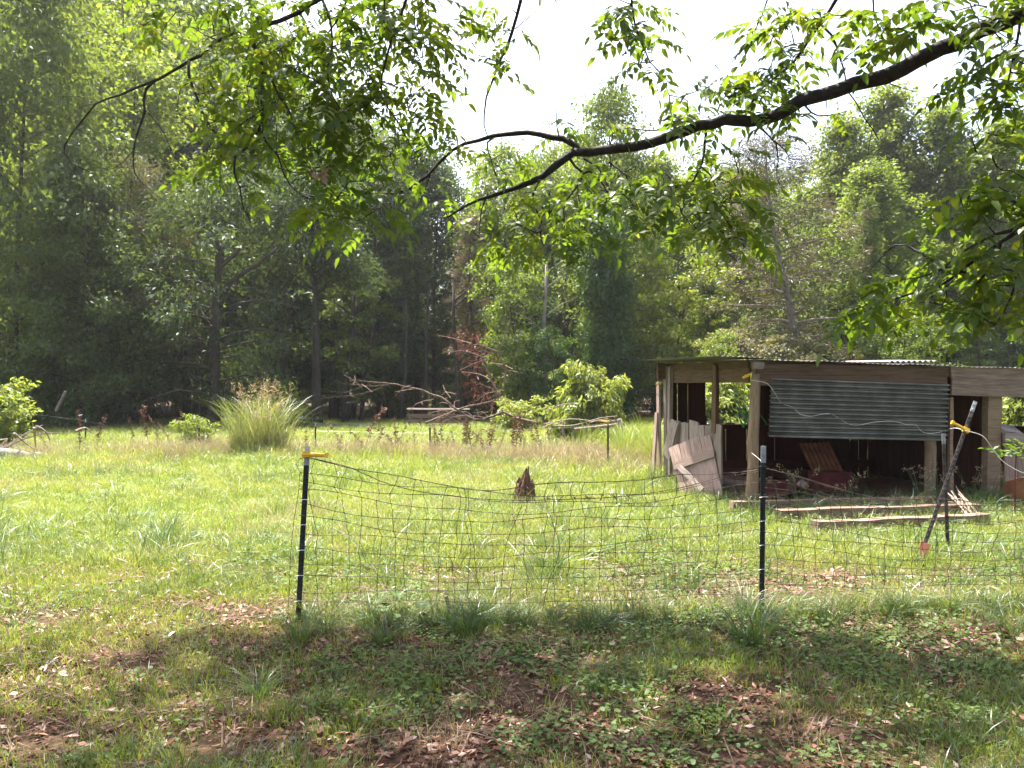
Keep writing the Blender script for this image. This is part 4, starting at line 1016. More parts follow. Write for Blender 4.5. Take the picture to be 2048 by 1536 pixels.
# upper limb on the left, coming over the camera from the trunk
upper = [TB + Vector((-.0, .2, 4.2)), TB + Vector((-2.2, .9, 5.0)), TB + Vector((-4.4, 1.9, 4.2)), Vector((-.2, 5.2, 5.0))] + px_path([(720, -60), (640, -4), (600, 22), (560, 42), (510, 55), (460, 71), (430, 86), (405, 108), (380, 120), (340, 145), (318, 158), (280, 172), (240, 190), (212, 198), (190, 208), (165, 240), (145, 265), (130, 290), (128, 305), (145, 328), (180, 344)], 5.9, 6.6)
limb('limb', upper, .095, .004, .09, 9)
uss = [
    ([(312, 158), (292, 178), (287, 200), (290, 222), (278, 255), (268, 300), (270, 345), (300, 380), (330, 402)], 6.3, 6.3, .012, .003), ([(290, 218), (310, 240), (330, 270), (345, 305), (365, 335)], 6.3, 6.3, .007, .002), ([(268, 300), (245, 325), (225, 338)], 6.3, 6.3, .005, .002),
    ([(212, 198), (215, 215), (235, 245)], 6.45, 6.4, .005, .002), ([(188, 207), (160, 215), (135, 240)], 6.5, 6.5, .005, .002), ([(138, 275), (155, 285), (172, 287)], 6.55, 6.5, .004, .002), ([(244, 188), (265, 205), (285, 212)], 6.4, 6.4, .004, .002),
    ([(378, 122), (378, 150), (385, 175), (398, 205), (410, 235), (430, 265), (442, 290), (440, 345), (440, 380)], 6.15, 6.0, .012, .003), ([(378, 165), (362, 175), (355, 210), (356, 225), (378, 240)], 6.15, 6.1, .005, .002), ([(402, 215), (402, 240), (425, 262), (455, 285)], 6.1, 6.0, .005, .002),
    ([(504, 56), (505, 80), (515, 110), (524, 130), (524, 200), (524, 245), (500, 290), (470, 315), (468, 345), (480, 375), (485, 410), (500, 440)], 5.95, 5.8, .02, .004),
    ([(522, 140), (545, 165), (560, 195), (580, 225), (592, 265), (610, 300), (625, 320)], 5.9, 5.6, .012, .003), ([(524, 250), (528, 278), (555, 310), (565, 340), (580, 370), (610, 395), (630, 400)], 5.85, 5.6, .010, .003), ([(500, 80), (490, 130), (475, 165), (455, 195)], 5.9, 5.9, .005, .002), ([(522, 222), (480, 250), (455, 275), (440, 295)], 5.9, 5.9, .006, .002), ([(555, 335), (590, 345), (640, 343)], 5.7, 5.5, .005, .002),
    ([(440, 82), (410, 70), (385, 55), (360, 52)], 6.1, 6.3, .007, .002), ([(640, -10), (660, 40), (665, 90), (655, 140), (665, 190), (695, 240)], 5.7, 5.5, .012, .003),
    ([(700, -20), (680, 30), (650, 75), (615, 105)], 5.8, 6.0, .011, .004), ([(830, -60), (812, 0), (795, 50), (778, 100), (765, 150), (763, 195), (775, 215), (800, 250), (820, 290), (840, 318)], 5.6, 6.1, .015, .003),
    ([(765, 185), (795, 210), (815, 220)], 5.9, 5.9, .005, .002), ([(770, -20), (768, 30), (770, 80)], 5.5, 5.6, .007, .003),
]
for pts, ya, yb, r0, r1 in uss:
    limb('branch', px_path(pts, ya, yb), r0, r1, .06, 6, .01)
limb('branch', [Vector((1.9, 4.9, 5.4)), at(1720, -60, 5.1)] + px_path([(1690, -30), (1668, 5), (1645, 42), (1622, 72), (1605, 100), (1588, 125), (1560, 148), (1530, 170), (1512, 190), (1500, 215)], 5.2, 5.6), .03, .006, .08, 7)
limb('branch', px_path([(1260, -120), (1262, -40), (1264, 10), (1270, 50), (1285, 90), (1300, 125), (1320, 145), (1342, 170)], 5.4, 5.8), .012, .003)
limb('branch', px_path([(1545, -70), (1535, 0), (1515, 50), (1495, 90), (1460, 120), (1430, 130)], 5.6, 5.8), .008, .002, .06, 6)
limb('branch', px_path([(1748, -60), (1746, 0), (1752, 40), (1765, 75)], 5.1, 5.2), .008, .003, .06, 6)
limb('branch', px_path([(2040, 45), (2035, 80), (2025, 120), (2015, 170), (2000, 215)], 4.6, 4.7), .008, .003, .06, 6)
# low bough entering from the right edge
bough = [TB + Vector((-.1, .1, 2.0)), TB + Vector((-1.6, .9, 1.75))]
limb('limb', bough + px_path([(2110, 410), (2048, 452), (2015, 478), (1985, 495), (1950, 522), (1905, 556), (1870, 578), (1830, 585), (1790, 598), (1750, 605), (1700, 622)], 4.3, 5.2), .05, .005)
for pts, ya, yb in (([(2048, 455), (1990, 470), (1930, 500), (1880, 540), (1850, 552), (1800, 560)], 4.4, 4.9), ([(2060, 420), (2010, 395), (1960, 385), (1920, 380)], 4.4, 4.8), ([(2080, 340), (2040, 290), (1990, 270), (1960, 262)], 4.3, 4.6),
                    ([(2000, 485), (1990, 520), (1960, 560), (1910, 600), (1870, 620)], 4.5, 4.8), ([(2050, 470), (2048, 520), (2030, 570), (2010, 620), (1990, 650)], 4.4, 4.4), ([(1930, 545), (1880, 530), (1830, 500), (1790, 490), (1740, 540)], 4.7, 5.2), ([(2090, 480), (2070, 530), (2052, 600), (2060, 660)], 4.3, 4.2)):
    limb('branch', px_path(pts, ya, yb), .013, .003, .06, 6, .01)
# high branches outside the frame that shade the foreground
for k, (dx, dy, dz, ex, ey, ez) in enumerate(((0, .4, 5.5, -3.5, 6.5, 7.0), (0, .5, 6.2, -6.5, 7.0, 7.6), (0, .5, 6.5, 1.5, 8.0, 7.4), (-.1, .6, 7.2, -9.5, 6.4, 8.2), (-.1, .6, 7.0, -5.0, 9.0, 8.4), (0, .3, 5.2, 4.2, 9.0, 6.8), (-.2, .8, 8.0, -1.5, 5.5, 9.3), (-.2, .8, 8.2, -8.0, 4.8, 9.6), (0, .2, 4.6, 1.5, -2.0, 5.6), (0, 0, 5.6, 5.5, -3.6, 6.8), (0, .2, 6.4, -1.5, .8, 7.4))):
    a = TB + Vector((dx, dy, dz)); b = Vector((ex, ey, ez))
    limb('limb', [a, a.lerp(b, .33) + Vector((0, 0, .7)), a.lerp(b, .7) + Vector((0, .3, .7)), b], .09, .012, .3, 7)

# compound leaf: a rachis with paired drooping leaflets
def compound(seed, pairs):
    r = np.random.default_rng(seed)
    V, Q, T = [], [], []
    Ln = .24 + .025 * pairs
    def rach(t): return np.array([t * Ln, .02 * math.sin(t * 3 + seed), -.16 * Ln * t * t * 2])
    rad = .0013
    for i in range(5):                                    # rachis as a three sided stalk
        p = rach(i / 4)
        for k in range(3): V.append(p + np.array([0, rad * math.cos(2.1 * k), rad * math.sin(2.1 * k)]))
    for i in range(4):
        for k in range(3): Q.append((i * 3 + k, i * 3 + (k + 1) % 3, i * 3 + 3 + (k + 1) % 3, i * 3 + 3 + k))
    def leaflet(p, d, ln, wd, tilt):
        d = d / np.linalg.norm(d); up = np.array([0, 0, 1.]) + np.array([0, tilt, 0]); s = np.cross(d, up); s /= np.linalg.norm(s); n = np.cross(s, d)
        b = len(V)
        cv = r.uniform(.05, .5)
        def pt(t, side, lift): return p + d * ln * t + s * side * wd * .5 + n * ln * (lift - cv * t * t)
        V.extend([pt(0, 0, 0), pt(.36, 0, 0), pt(.72, 0, 0), pt(1, 0, 0), pt(.28, 1, .05), pt(.66, .78, .05), pt(.28, -1, .05), pt(.66, -.78, .05)])
        T.extend([(b, b + 1, b + 4), (b + 2, b + 3, b + 5), (b, b + 6, b + 1), (b + 2, b + 7, b + 3)])
        Q.extend([(b + 1, b + 2, b + 5, b + 4), (b + 1, b + 6, b + 7, b + 2)])
    for k in range(pairs):
        t = .22 + .72 * k / pairs
        for sgn in (-1, 1):
            if r.uniform() < .07: continue
            ln = (.085 + .035 * math.sin(math.pi * (k + 1) / (pairs + 1))) * r.uniform(.8, 1.15)
            leaflet(rach(t), np.array([.62, sgn * (1 + r.uniform(-.2, .2)), -.2 + r.uniform(-.3, .2)]), ln, ln * r.uniform(.42, .54), r.uniform(-.4, .4))
    leaflet(rach(1), np.array([1, r.uniform(-.2, .2), -.55]), .11, .045, 0)
    return np.array(V), np.array(Q), np.array(T)
LV = [compound(40 + i, p) for i, p in enumerate((4, 5, 4, 5, 3, 4))]
LM = []
for V, Q, T in LV:
    me = np_mesh('leaf', V, Q, T); me.materials.append(M['pecan']); LM.append(me)

# clusters: centre and half size in the photograph, distance range, number of leaves
CL = [(300, 30, 60, 45, 6.0, 6.6, 10), (430, 20, 120, 40, 5.7, 6.7, 34), (470, 110, 70, 60, 5.7, 6.4, 30), (580, 60, 90, 60, 5.5, 6.4, 40), (690, 40, 90, 60, 5.3, 6.4, 44), (820, 35, 90, 60, 5.3, 6.4, 42),
      (460, 200, 75, 55, 5.7, 6.3, 30), (570, 170, 80, 65, 5.4, 6.2, 36), (680, 150, 80, 65, 5.3, 6.2, 40), (790, 130, 75, 65, 5.4, 6.2, 38), (860, 120, 40, 60, 5.5, 6.1, 12),
      (480, 290, 80, 50, 5.7, 6.2, 26), (600, 265, 80, 55, 5.4, 6.0, 34), (710, 250, 70, 60, 5.4, 6.2, 34), (800, 230, 65, 60, 5.6, 6.2, 30), (860, 270, 50, 50, 5.8, 6.3, 14),
      (430, 340, 45, 30, 5.9, 6.2, 10), (500, 365, 30, 20, 5.8, 6.0, 5), (620, 390, 40, 40, 5.4, 5.8, 12), (690, 340, 60, 45, 5.5, 6.2, 16), (700, 420, 70, 40, 5.4, 6.2, 17), (780, 350, 60, 50, 5.8, 6.4, 16), (880, 380, 60, 40, 6.1, 6.5, 10),
      (985, 330, 50, 45, 6.1, 6.5, 12), (1000, 440, 60, 50, 5.9, 6.4, 20), (1080, 420, 60, 55, 5.8, 6.3, 24), (1150, 400, 60, 60, 5.7, 6.3, 26), (1110, 480, 60, 30, 5.7, 6.1, 14), (1190, 480, 40, 30, 5.7, 6.0, 10), (960, 490, 30, 25, 6.0, 6.3, 5),
      (1230, 360, 60, 60, 5.6, 6.2, 20), (1290, 390, 60, 55, 5.6, 6.0, 22), (1370, 370, 60, 60, 5.5, 6.0, 26), (1430, 330, 60, 50, 5.4, 5.9, 20), (1460, 410, 50, 50, 5.2, 5.7, 20), (1400, 450, 55, 30, 5.3, 5.8, 14), (1480, 460, 40, 35, 5.1, 5.5, 12), (1240, 250, 50, 20, 6.0, 6.4, 5), (1130, 250, 30, 35, 6.2, 6.5, 5), (1370, 190, 50, 35, 5.7, 6.2, 12), (1400, 235, 50, 30, 5.7, 6.1, 10),
      (1010, 50, 35, 45, 5.7, 6.0, 12), (1000, 120, 25, 30, 5.8, 6.2, 6), (1270, 40, 40, 50, 5.4, 5.8, 20), (1290, 115, 35, 35, 5.5, 5.9, 10), (1120, 0, 20, 10, 5.4, 5.6, 2), (1205, 10, 30, 15, 5.3, 5.6, 3),
      (1530, 30, 35, 50, 5.4, 5.8, 10), (1600, 60, 45, 60, 5.2, 5.7, 20), (1560, 140, 60, 50, 5.3, 5.8, 24), (1510, 190, 50, 35, 5.4, 5.8, 14), (1450, 170, 40, 30, 5.5, 5.9, 7), (1740, 40, 40, 35, 5.0, 5.3, 10), (1780, 70, 40, 30, 4.9, 5.2, 8), (1700, 20, 40, 25, 5.0, 5.3, 7), (1850, 20, 60, 25, 4.7, 5.1, 12), (1960, 10, 70, 25, 4.5, 4.9, 16), (1840, 60, 40, 20, 4.7, 5.0, 4), (1620, 225, 40, 25, 5.3, 5.6, 4), (1570, 260, 40, 25, 5.4, 5.7, 4),
      (1990, 100, 55, 35, 4.5, 4.9, 12), (1960, 165, 60, 35, 4.5, 4.9, 14), (2010, 200, 45, 40, 4.4, 4.8, 12), (2040, 130, 40, 40, 4.4, 4.7, 9),
      (2000, 280, 60, 40, 4.2, 4.7, 12), (2030, 350, 50, 50, 4.2, 4.6, 16), (1960, 400, 70, 40, 4.4, 4.8, 18), (2010, 430, 60, 50, 4.2, 4.6, 22), (1930, 470, 70, 40, 4.5, 5.0, 24), (1860, 530, 70, 35, 4.7, 5.1, 22), (1780, 570, 70, 35, 4.8, 5.3, 22), (1700, 605, 55, 30, 5.0, 5.3, 12), (1870, 600, 60, 30, 4.6, 5.0, 18), (1950, 550, 70, 50, 4.4, 4.8, 28), (2020, 530, 60, 60, 4.2, 4.6, 28), (2010, 620, 55, 35, 4.2, 4.5, 16), (1930, 620, 50, 20, 4.5, 4.8, 9), (1800, 620, 50, 25, 4.8, 5.1, 8)]
qn = np.random.default_rng(77)
targets = []
for cx, cyy, rx, ry, ya, yb, n in CL:
    for k in range(max(1, int(n * (.62 if cx > 1640 and cyy > 300 else .92)))):
        a = qn.uniform(0, 6.283); rr = math.sqrt(qn.uniform()) * 1.05
        targets.append((at(cx + rx * rr * math.cos(a), cyy + ry * rr * math.sin(a), qn.uniform(ya, yb)), True))
for k in range(4600):                                   # the crown above the frame, between the sun and the foreground
    z = qn.uniform(5.4, 9.6); X0, Y0 = qn.uniform(-6.5, 7), qn.uniform(.5, 5.45)
    if mnoise.noise((X0 * .75, Y0 * .9, 3.7)) < -.42 or Y0 > 5.0 + .07 * X0 + .35 * mnoise.noise((X0 * 1.3, 0, 1.1)) + qn.uniform(-.7, .35): continue
    x, y = X0 + SUN_DIR.x / SUN_DIR.z * z, Y0 + SUN_DIR.y / SUN_DIR.z * z
    if pyof((x, y, z)) > -80 and abs(x) < .68 * y: continue
    bx, by = x - SUN_DIR.x / SUN_DIR.z * (z - 2.5), y - SUN_DIR.y / SUN_DIR.z * (z - 2.5)
    if 1.6 < bx < 3.7 and 3.9 < by < 5.4 and qn.uniform() < .75: continue
    targets.append((Vector((x, y, z)), False))
for k in range(1900):                                   # unseen crown added round the trunk and over the viewer to block sky light
    x, y, z = qn.uniform(-3.5, 9), qn.uniform(-4.5, 4.5), qn.uniform(3.9, 9.4)
    if math.hypot((x - 4.5) / 7, y / 5) > 1 or (y > 0 and pyof((x, y, z)) > -120 and abs(x) < .8 * y): continue
    targets.append((Vector((x, y, z)), False))
SKa = np.array([tuple(p) for p in SK])
tw = MB()
order = sorted(range(len(targets)), key=lambda i: float(np.min(np.sum((SKa - np.array(targets[i][0])) ** 2, 1))))
pts_all = np.zeros((len(SKa) + 6 * len(targets), 3)); pts_all[:len(SKa)] = SKa; npt = len(SKa)
leaves = []
for i in order:
    T, vis = targets[i]
    d2 = np.sum((pts_all[:npt] - np.array(T)) ** 2, 1); j = int(np.argmin(d2)); S = Vector(pts_all[j]); dist = math.sqrt(d2[j])
    if dist > .12:
        mid = S.lerp(T, .5) + Vector((qn.uniform(-.06, .06), qn.uniform(-.06, .06), .07 * dist))
        P = [S, S.lerp(mid, .6), mid, mid.lerp(T, .6) - Vector((0, 0, .01)), T]
        tw.tube(P, [.005 + .002 * dist, .0042, .0035, .0028, .002], 4, False)
        for p in P[1:]:
            pts_all[npt] = p; npt += 1
        d = (T - S).normalized()
    else:
        a = qn.uniform(0, 6.283); d = Vector((math.cos(a), math.sin(a), 0))
    a = math.atan2(d.y, d.x) + qn.uniform(-1.3, 1.3)
    leaves.append((T, a, qn.uniform(-.1, .6), qn.uniform(-.5, .5), qn.uniform(.5, .98), int(qn.integers(0, 6)), vis))
o = tw.build('twigs', M['limb_bark'], tree); o['kind'] = 'stuff'
def leaf_matrix(lf):
    T, a, pit, roll, s, k, vis = lf
    return Matrix.Translation(T) @ Matrix.Rotation(a, 4, 'Z') @ Matrix.Rotation(pit, 4, 'Y') @ Matrix.Rotation(roll, 4, 'X') @ Matrix.Scale(s, 4)
vis = [l for l in leaves if l[6] and 0 < pxof(l[0]) < 2048 and 0 < pyof(l[0]) < 1536]
vis.sort(key=lambda l: l[0].y / l[4])
own = set(id(l) for l in vis[:300])
VV, QQ, TT, nb = [], [], [], 0
for l in leaves:
    if id(l) in own:
        o = bpy.data.objects.new('leaf', LM[l[5]]); C.objects.link(o)
        o.parent = tree; o.matrix_parent_inverse = Matrix.Translation(-tree.location); o.matrix_basis = leaf_matrix(l)
    else:
        V, Q, T3 = LV[l[5]]; m4 = np.array(leaf_matrix(l))
        VV.append(V @ m4[:3, :3].T + m4[:3, 3]); QQ.append(Q + nb); TT.append(T3 + nb); nb += len(V)
me = np_mesh('foliage', np.concatenate(VV), np.concatenate(QQ), np.concatenate(TT)); me.materials.append(M['pecan'])
o = link('foliage', me, tree); o['kind'] = 'stuff'
# ---------------------------------------------------------------- grass, weeds and litter
def blades(seed, n, h0, h1, spread, wd, bend, seg=3, fan=1.2):
    r = np.random.default_rng(seed)
    V, Q, T = [], [], []
    for i in range(n):
        a = r.uniform(0, 6.283); rr = spread * math.sqrt(r.uniform()); x, y = rr * math.cos(a), rr * math.sin(a)
        h = r.uniform(h0, h1); b = a + r.uniform(-fan, fan); bd = bend * h * r.uniform(.3, 1.3); w = wd * r.uniform(.7, 1.3)
        dx, dy = math.cos(b), math.sin(b); s0 = r.uniform(0, 6.283); sx, sy = math.cos(s0), math.sin(s0)
        k = len(V)
        for j in range(seg):
            t = j / seg
            cx, cyy, cz = x + dx * bd * t * t, y + dy * bd * t * t, h * (t - .32 * bend * t * t * t)
            ww = w * (1 - t * .75)
            V += [(cx - sx * ww / 2, cyy - sy * ww / 2, cz), (cx + sx * ww / 2, cyy + sy * ww / 2, cz)]
        V.append((x + dx * bd, y + dy * bd, h * (1 - .32 * bend)))
        for j in range(seg - 1): Q.append((k + 2 * j, k + 2 * j + 1, k + 2 * j + 3, k + 2 * j + 2))
        T.append((k + 2 * seg - 2, k + 2 * seg - 1, k + 2 * seg))
    return np_mesh('blades', V, Q, T)
def rosette(seed, n, size, h):
    """low weed: rounded leaves on short stalks"""
    r = np.random.default_rng(seed); V, T, Q = [], [], []
    for i in range(n):
        a = r.uniform(0, 6.283); R = r.uniform(.02, .11); z = h * r.uniform(.35, 1.1); sz = size * r.uniform(.6, 1.25)
        c = np.array([R * math.cos(a), R * math.sin(a), z]); tilt = r.uniform(-.35, .45)
        d = np.array([math.cos(a), math.sin(a), -tilt]); d /= np.linalg.norm(d); s = np.array([-math.sin(a), math.cos(a), r.uniform(-.3, .3)]); nn = np.cross(d, s)
        k = len(V)
        out = [(0, 0), (.18, .48), (.55, .58), (.9, .32), (1.05, 0), (.9, -.32), (.55, -.58), (.18, -.48)]
        V.append(c + d * sz * .5 - nn * sz * .08)
        for u, w in out: V.append(c + d * sz * u + s * sz * w * .85 + nn * sz * .1 * abs(w))
        for j in range(8): T.append((k, k + 1 + j, k + 1 + (j + 1) % 8))
        k = len(V); V += [(0, 0, 0), (.0022, 0, 0), tuple(c)]; T.append((k, k + 1, k + 2))
    return np_mesh('rosette', V, None, T)
def litter(seed, n, spread):
    r = np.random.default_rng(seed); V, Q = [], []
    for i in range(n):
        a, b = r.uniform(0, 6.283, 2); R = spread * math.sqrt(r.uniform()); ln = r.uniform(.015, .05); wd = ln * r.uniform(.3, .6)
        c = np.array([R * math.cos(a), R * math.sin(a), .008 + r.uniform(0, .018)]); d = np.array([math.cos(b), math.sin(b), r.uniform(-.35, .35)]); s = np.array([-math.sin(b), math.cos(b), r.uniform(-.5, .5)])
        curl = r.uniform(-.4, .5) * ln; k = len(V); z = np.array([0, 0, 1.])
        V += [c - d * ln / 2, c - d * ln * .1 + s * wd / 2 + z * curl * .5, c + d * ln / 2 + z * curl * .6, c - d * ln * .1 - s * wd / 2 + z * curl * .5, c + z * abs(curl) * .15]
        Q += [(k, k + 1, k + 4, k + 4)]
        Q.pop(); Q += [(k, k + 1, k + 2, k + 4), (k, k + 4, k + 2, k + 3)]
    return np_mesh('dead_leaf_scraps', V, Q)
NG = {}
def scatter(name, meshes, mat, P, S, label, tilt=.18, seed=0):
    """one ground cover object: a cloud of points, each drawing one tuft"""
    col = bpy.data.collections.new(name + '_tufts')
    for me in meshes:
        if not me.materials: me.materials.append(mat)
        col.objects.link(bpy.data.objects.new(name + '_tuft', me))
    r = np.random.default_rng(seed); n = len(P)
    me = bpy.data.meshes.new(name); me.vertices.add(n); me.vertices.foreach_set('co', np.asarray(P, np.float32).ravel())
    rot = np.stack([r.normal(0, tilt, n), r.normal(0, tilt, n), r.uniform(0, 6.283, n)], 1).astype(np.float32)
    me.attributes.new('rot', 'FLOAT_VECTOR', 'POINT').data.foreach_set('vector', rot.ravel())
    me.attributes.new('scl', 'FLOAT', 'POINT').data.foreach_set('value', np.asarray(S, np.float32))
    me.attributes.new('idx', 'INT', 'POINT').data.foreach_set('value', r.integers(0, len(meshes), n).astype(np.int32))
    me.materials.append(mat); me.update()
    o = link(name, me); tag(o, label, kind='stuff')
    ng = bpy.data.node_groups.new(name, 'GeometryNodeTree')
    ng.interface.new_socket('Geometry', in_out='INPUT', socket_type='NodeSocketGeometry'); ng.interface.new_socket('Geometry', in_out='OUTPUT', socket_type='NodeSocketGeometry')
    N, L = ng.nodes.new, ng.links.new
    gi, go = N('NodeGroupInput'), N('NodeGroupOutput')
    ci = N('GeometryNodeCollectionInfo'); ci.inputs['Collection'].default_value = col; ci.inputs['Separate Children'].default_value = True; ci.inputs['Reset Children'].default_value = True
    ip = N('GeometryNodeInstanceOnPoints'); ip.inputs['Pick Instance'].default_value = True
    def attr(nm, t):
        a = N('GeometryNodeInputNamedAttribute'); a.data_type = t; a.inputs['Name'].default_value = nm; return a.outputs['Attribute']
    L(gi.outputs[0], ip.inputs['Points']); L(ci.outputs[0], ip.inputs['Instance'])
    L(attr('idx', 'INT'), ip.inputs['Instance Index']); L(attr('scl', 'FLOAT'), ip.inputs['Scale'])
    er = N('FunctionNodeEulerToRotation'); L(attr('rot', 'FLOAT_VECTOR'), er.inputs[0]); L(er.outputs[0], ip.inputs['Rotation'])
    L(ip.outputs[0], go.inputs[0])
    md = o.modifiers.new('tufts', 'NODES'); md.node_group = ng
    return o
def fbm(x, y, s, seed):
    """cheap smooth value noise in [0,1]"""
    r = np.random.default_rng(seed); out = np.zeros_like(x); amp = 1; tot = 0
    for o in range(3):
        g = r.uniform(0, 1, (256, 256)); u, v = x * s + 100, y * s + 100
        i, j = np.floor(u).astype(int), np.floor(v).astype(int); fu, fv = u - i, v - j
        fu, fv = fu * fu * (3 - 2 * fu), fv * fv * (3 - 2 * fv)
        i0, i1, j0, j1 = i % 256, (i + 1) % 256, j % 256, (j + 1) % 256
        out += amp * ((g[i0, j0] * (1 - fu) + g[i1, j0] * fu) * (1 - fv) + (g[i0, j1] * (1 - fu) + g[i1, j1] * fu) * fv); tot += amp; amp *= .5; s *= 2.1
    return out / tot
def sample(y0, y1, dens, margin=1.0, seed=0, keep=None):
    """random ground points in the wedge the view takes in, between two distances"""
    r = np.random.default_rng(seed)
    w1 = .66 * y1 + margin
    n = int(dens * 2 * w1 * (y1 - y0))
    x = r.uniform(-w1, w1, n); y = r.uniform(y0, y1, n)
    ok = np.abs(x) < .66 * y + margin
    # not under the shed
    du = (x - FL.x) * U.x + (y - FL.y) * U.y; dv = (x - FL.x) * Vd.x + (y - FL.y) * Vd.y
    ok &= ~((du > -.05) & (du < 3.95) & (dv > .05) & (dv < 3.4))
    if keep is not None: ok &= r.uniform(0, 1, n) < keep(x, y)
    x, y = x[ok], y[ok]
    return np.stack([x, y, ghv(x, y) - .006], 1)
def patch(x, y): return fbm(x, y, .85, 5)              # leafy bare patches (low) against grassy ones (high)
SPOTS = [(480, 1232, .5), (130, 1235, .4), (330, 1215, .35), (560, 1215, .3), (1750, 1290, .7), (1420, 1245, .5), (980, 1300, .45), (1120, 1320, .45), (450, 1490, .35), (90, 1480, .35), (1440, 1410, .45), (900, 1500, .45), (1560, 1515, .5), (1080, 1400, .3), (700, 1310, .3), (1900, 1250, .4), (1250, 1250, .35)]
SPW = [(ground_pt(a, b), c) for a, b, c in SPOTS]
def bare(x, y):
    """1 inside the worn patches of bare soil and leaves"""
    o = np.zeros_like(x); w = .35 * (fbm(x, y, 2.2, 31) - .5)
    for p, c in SPW: o = np.maximum(o, np.clip(1.35 - (np.hypot((x - p.x) * .8, (y - p.y) * 1.3) / c + w * 3), 0, 1))
    return o
def near_keep(x, y):
    p = patch(x, y); return np.clip((.48 + (p - .5) * 2.6 + np.clip((y - 5.4) / 1.2, 0, 1) * .25 + np.clip((y - 6.9) / 1, 0, 1) * .5 + np.clip((-x - .3) * .25, 0, .55)) * (1 - .93 * bare(x, y)), .04, 1)
short = [blades(i, 24, .025, .085, .10, .0045, .8) for i in range(5)]
mid = [blades(10 + i, 30, .05, .15, .15, .006, 1.0) for i in range(5)]
deep_t = [blades(20 + i, 20, .05, .14, .08, .005, .9) for i in range(4)]
tall = [blades(30 + i, 46, .25, .55, .09, .008, 1.1, 5) for i in range(4)]
dry = [blades(40 + i, 14, .06, .2, .12, .0035, .9) for i in range(4)]
P = sample(2.2, 8.0, 300, 1.8, 1, near_keep); scatter('short_grass', short, M['grass'], P, rng.uniform(.7, 1.25, len(P)), 'short yellowish grass of the pasture', seed=1)
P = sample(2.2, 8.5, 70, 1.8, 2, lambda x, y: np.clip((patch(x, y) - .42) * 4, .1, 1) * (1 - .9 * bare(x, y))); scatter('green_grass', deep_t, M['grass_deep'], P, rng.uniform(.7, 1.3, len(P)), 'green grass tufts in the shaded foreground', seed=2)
fk = lambda x, y: np.clip(.55 + (fbm(x, y, .8, 51) - .42) * 2.2, .22, 1)
P = sample(7.0, 14, 135, 2.2, 3, fk); scatter('pasture_grass', mid, M['grass'], P, rng.uniform(.6, 1.15, len(P)), 'sunlit grass of the middle pasture', seed=3)
P = sample(13.6, 23, 70, 1.5, 4, fk); scatter('pasture_grass', mid, M['grass'], P, rng.uniform(.9, 1.6, len(P)), 'sunlit grass of the far pasture', seed=4)
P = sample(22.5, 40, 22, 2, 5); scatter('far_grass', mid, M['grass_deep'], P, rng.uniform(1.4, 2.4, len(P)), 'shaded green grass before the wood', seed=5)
P = sample(2.6, 9, 34, .6, 6, lambda x, y: np.clip(fbm(x, y, .6, 9) * 1.6 - .45, .05, 1)); scatter('dry_grass', dry, M['straw'], P, rng.uniform(.5, 1.0, len(P)), 'dry straw blades among the grass', seed=6)
P = sample(8.0, 22, 17, 1, 7, lambda x, y: np.clip(fbm(x, y, .35, 9) * 2 - .7, .05, 1)); scatter('dry_grass', dry, M['straw'], P, rng.uniform(1., 2.0, len(P)), 'dry straw patches in the pasture', seed=7)
weeds = [rosette(60 + i, 17, .019, .045) for i in range(5)]
P = sample(2.6, 8.5, 150, 1.8, 8, lambda x, y: np.clip((fbm(x, y, 1.5, 12) - .40) * 5, .05, 1) * np.clip(.8 + x * .16, .35, 1) * np.clip(1.15 - (y - 4.5) / 2.6, .05, 1)); scatter('ground_weeds', weeds, M['weed'], P, rng.uniform(.7, 1.5, len(P)), 'low round leaved weeds covering the foreground', seed=8)
P = sample(6.5, 15, 26, .6, 28, lambda x, y: np.clip((fbm(x, y, .7, 62) - .5) * 6, 0, 1)); scatter('ground_weeds', weeds, M['weed'], P, rng.uniform(1., 2.0, len(P)), 'patches of low leafy weeds in the pasture', seed=28)
lit = [litter(70 + i, 24, .17) for i in range(5)]
P = sample(2.6, 9.5, 48, 1.8, 9, lambda x, y: np.clip(.9 - patch(x, y) * .9 + .7 * bare(x, y), .1, 1) * np.clip(1.3 - (y - 6) / 3.2, .05, 1)); scatter('leaf_litter', lit, M['litter'], P, rng.uniform(.7, 1.3, len(P)), 'dead brown leaves scattered over the foreground', tilt=.08, seed=9)
twg = []
for i in range(3):
    mb = MB(); qq = random.Random(i)
    for k in range(3):
        a = qq.uniform(0, 6.28); l = qq.uniform(.06, .2); c = Vector((qq.uniform(-.1, .1), qq.uniform(-.1, .1), .015))
        d = Vector((math.cos(a), math.sin(a), qq.uniform(-.08, .2))) * l
        mb.tube([c - d, c + Vector((0, 0, .012)), c + d], [.003, .0025, .0012], 4, False)
    twg.append(mb.mesh('fallen_twig'))
P = sample(2.6, 8, 7, .6, 10); scatter('fallen_twigs', twg, M['fallen'], P, rng.uniform(.6, 1.4, len(P)), 'thin fallen twigs among the dead leaves', tilt=.1, seed=10)
clump = [blades(140 + i, 34, .12, .3, .12, .006, 1.0, 4) for i in range(4)]
P = sample(6.2, 22, 2.6, 1, 21, lambda x, y: np.clip((fbm(x, y, .5, 44) - .4) * 4, .05, 1)); scatter('coarse_grass', clump, M['grass_deep'], P, rng.uniform(.7, 1.5, len(P)), 'coarse darker grass tufts dotted over the pasture', tilt=.25, seed=21)
P = sample(6.2, 22, 1.6, 1, 22); scatter('coarse_grass', clump, M['grass'], P, rng.uniform(.7, 1.5, len(P)), 'coarse yellowish grass tufts dotted over the pasture', tilt=.25, seed=22)
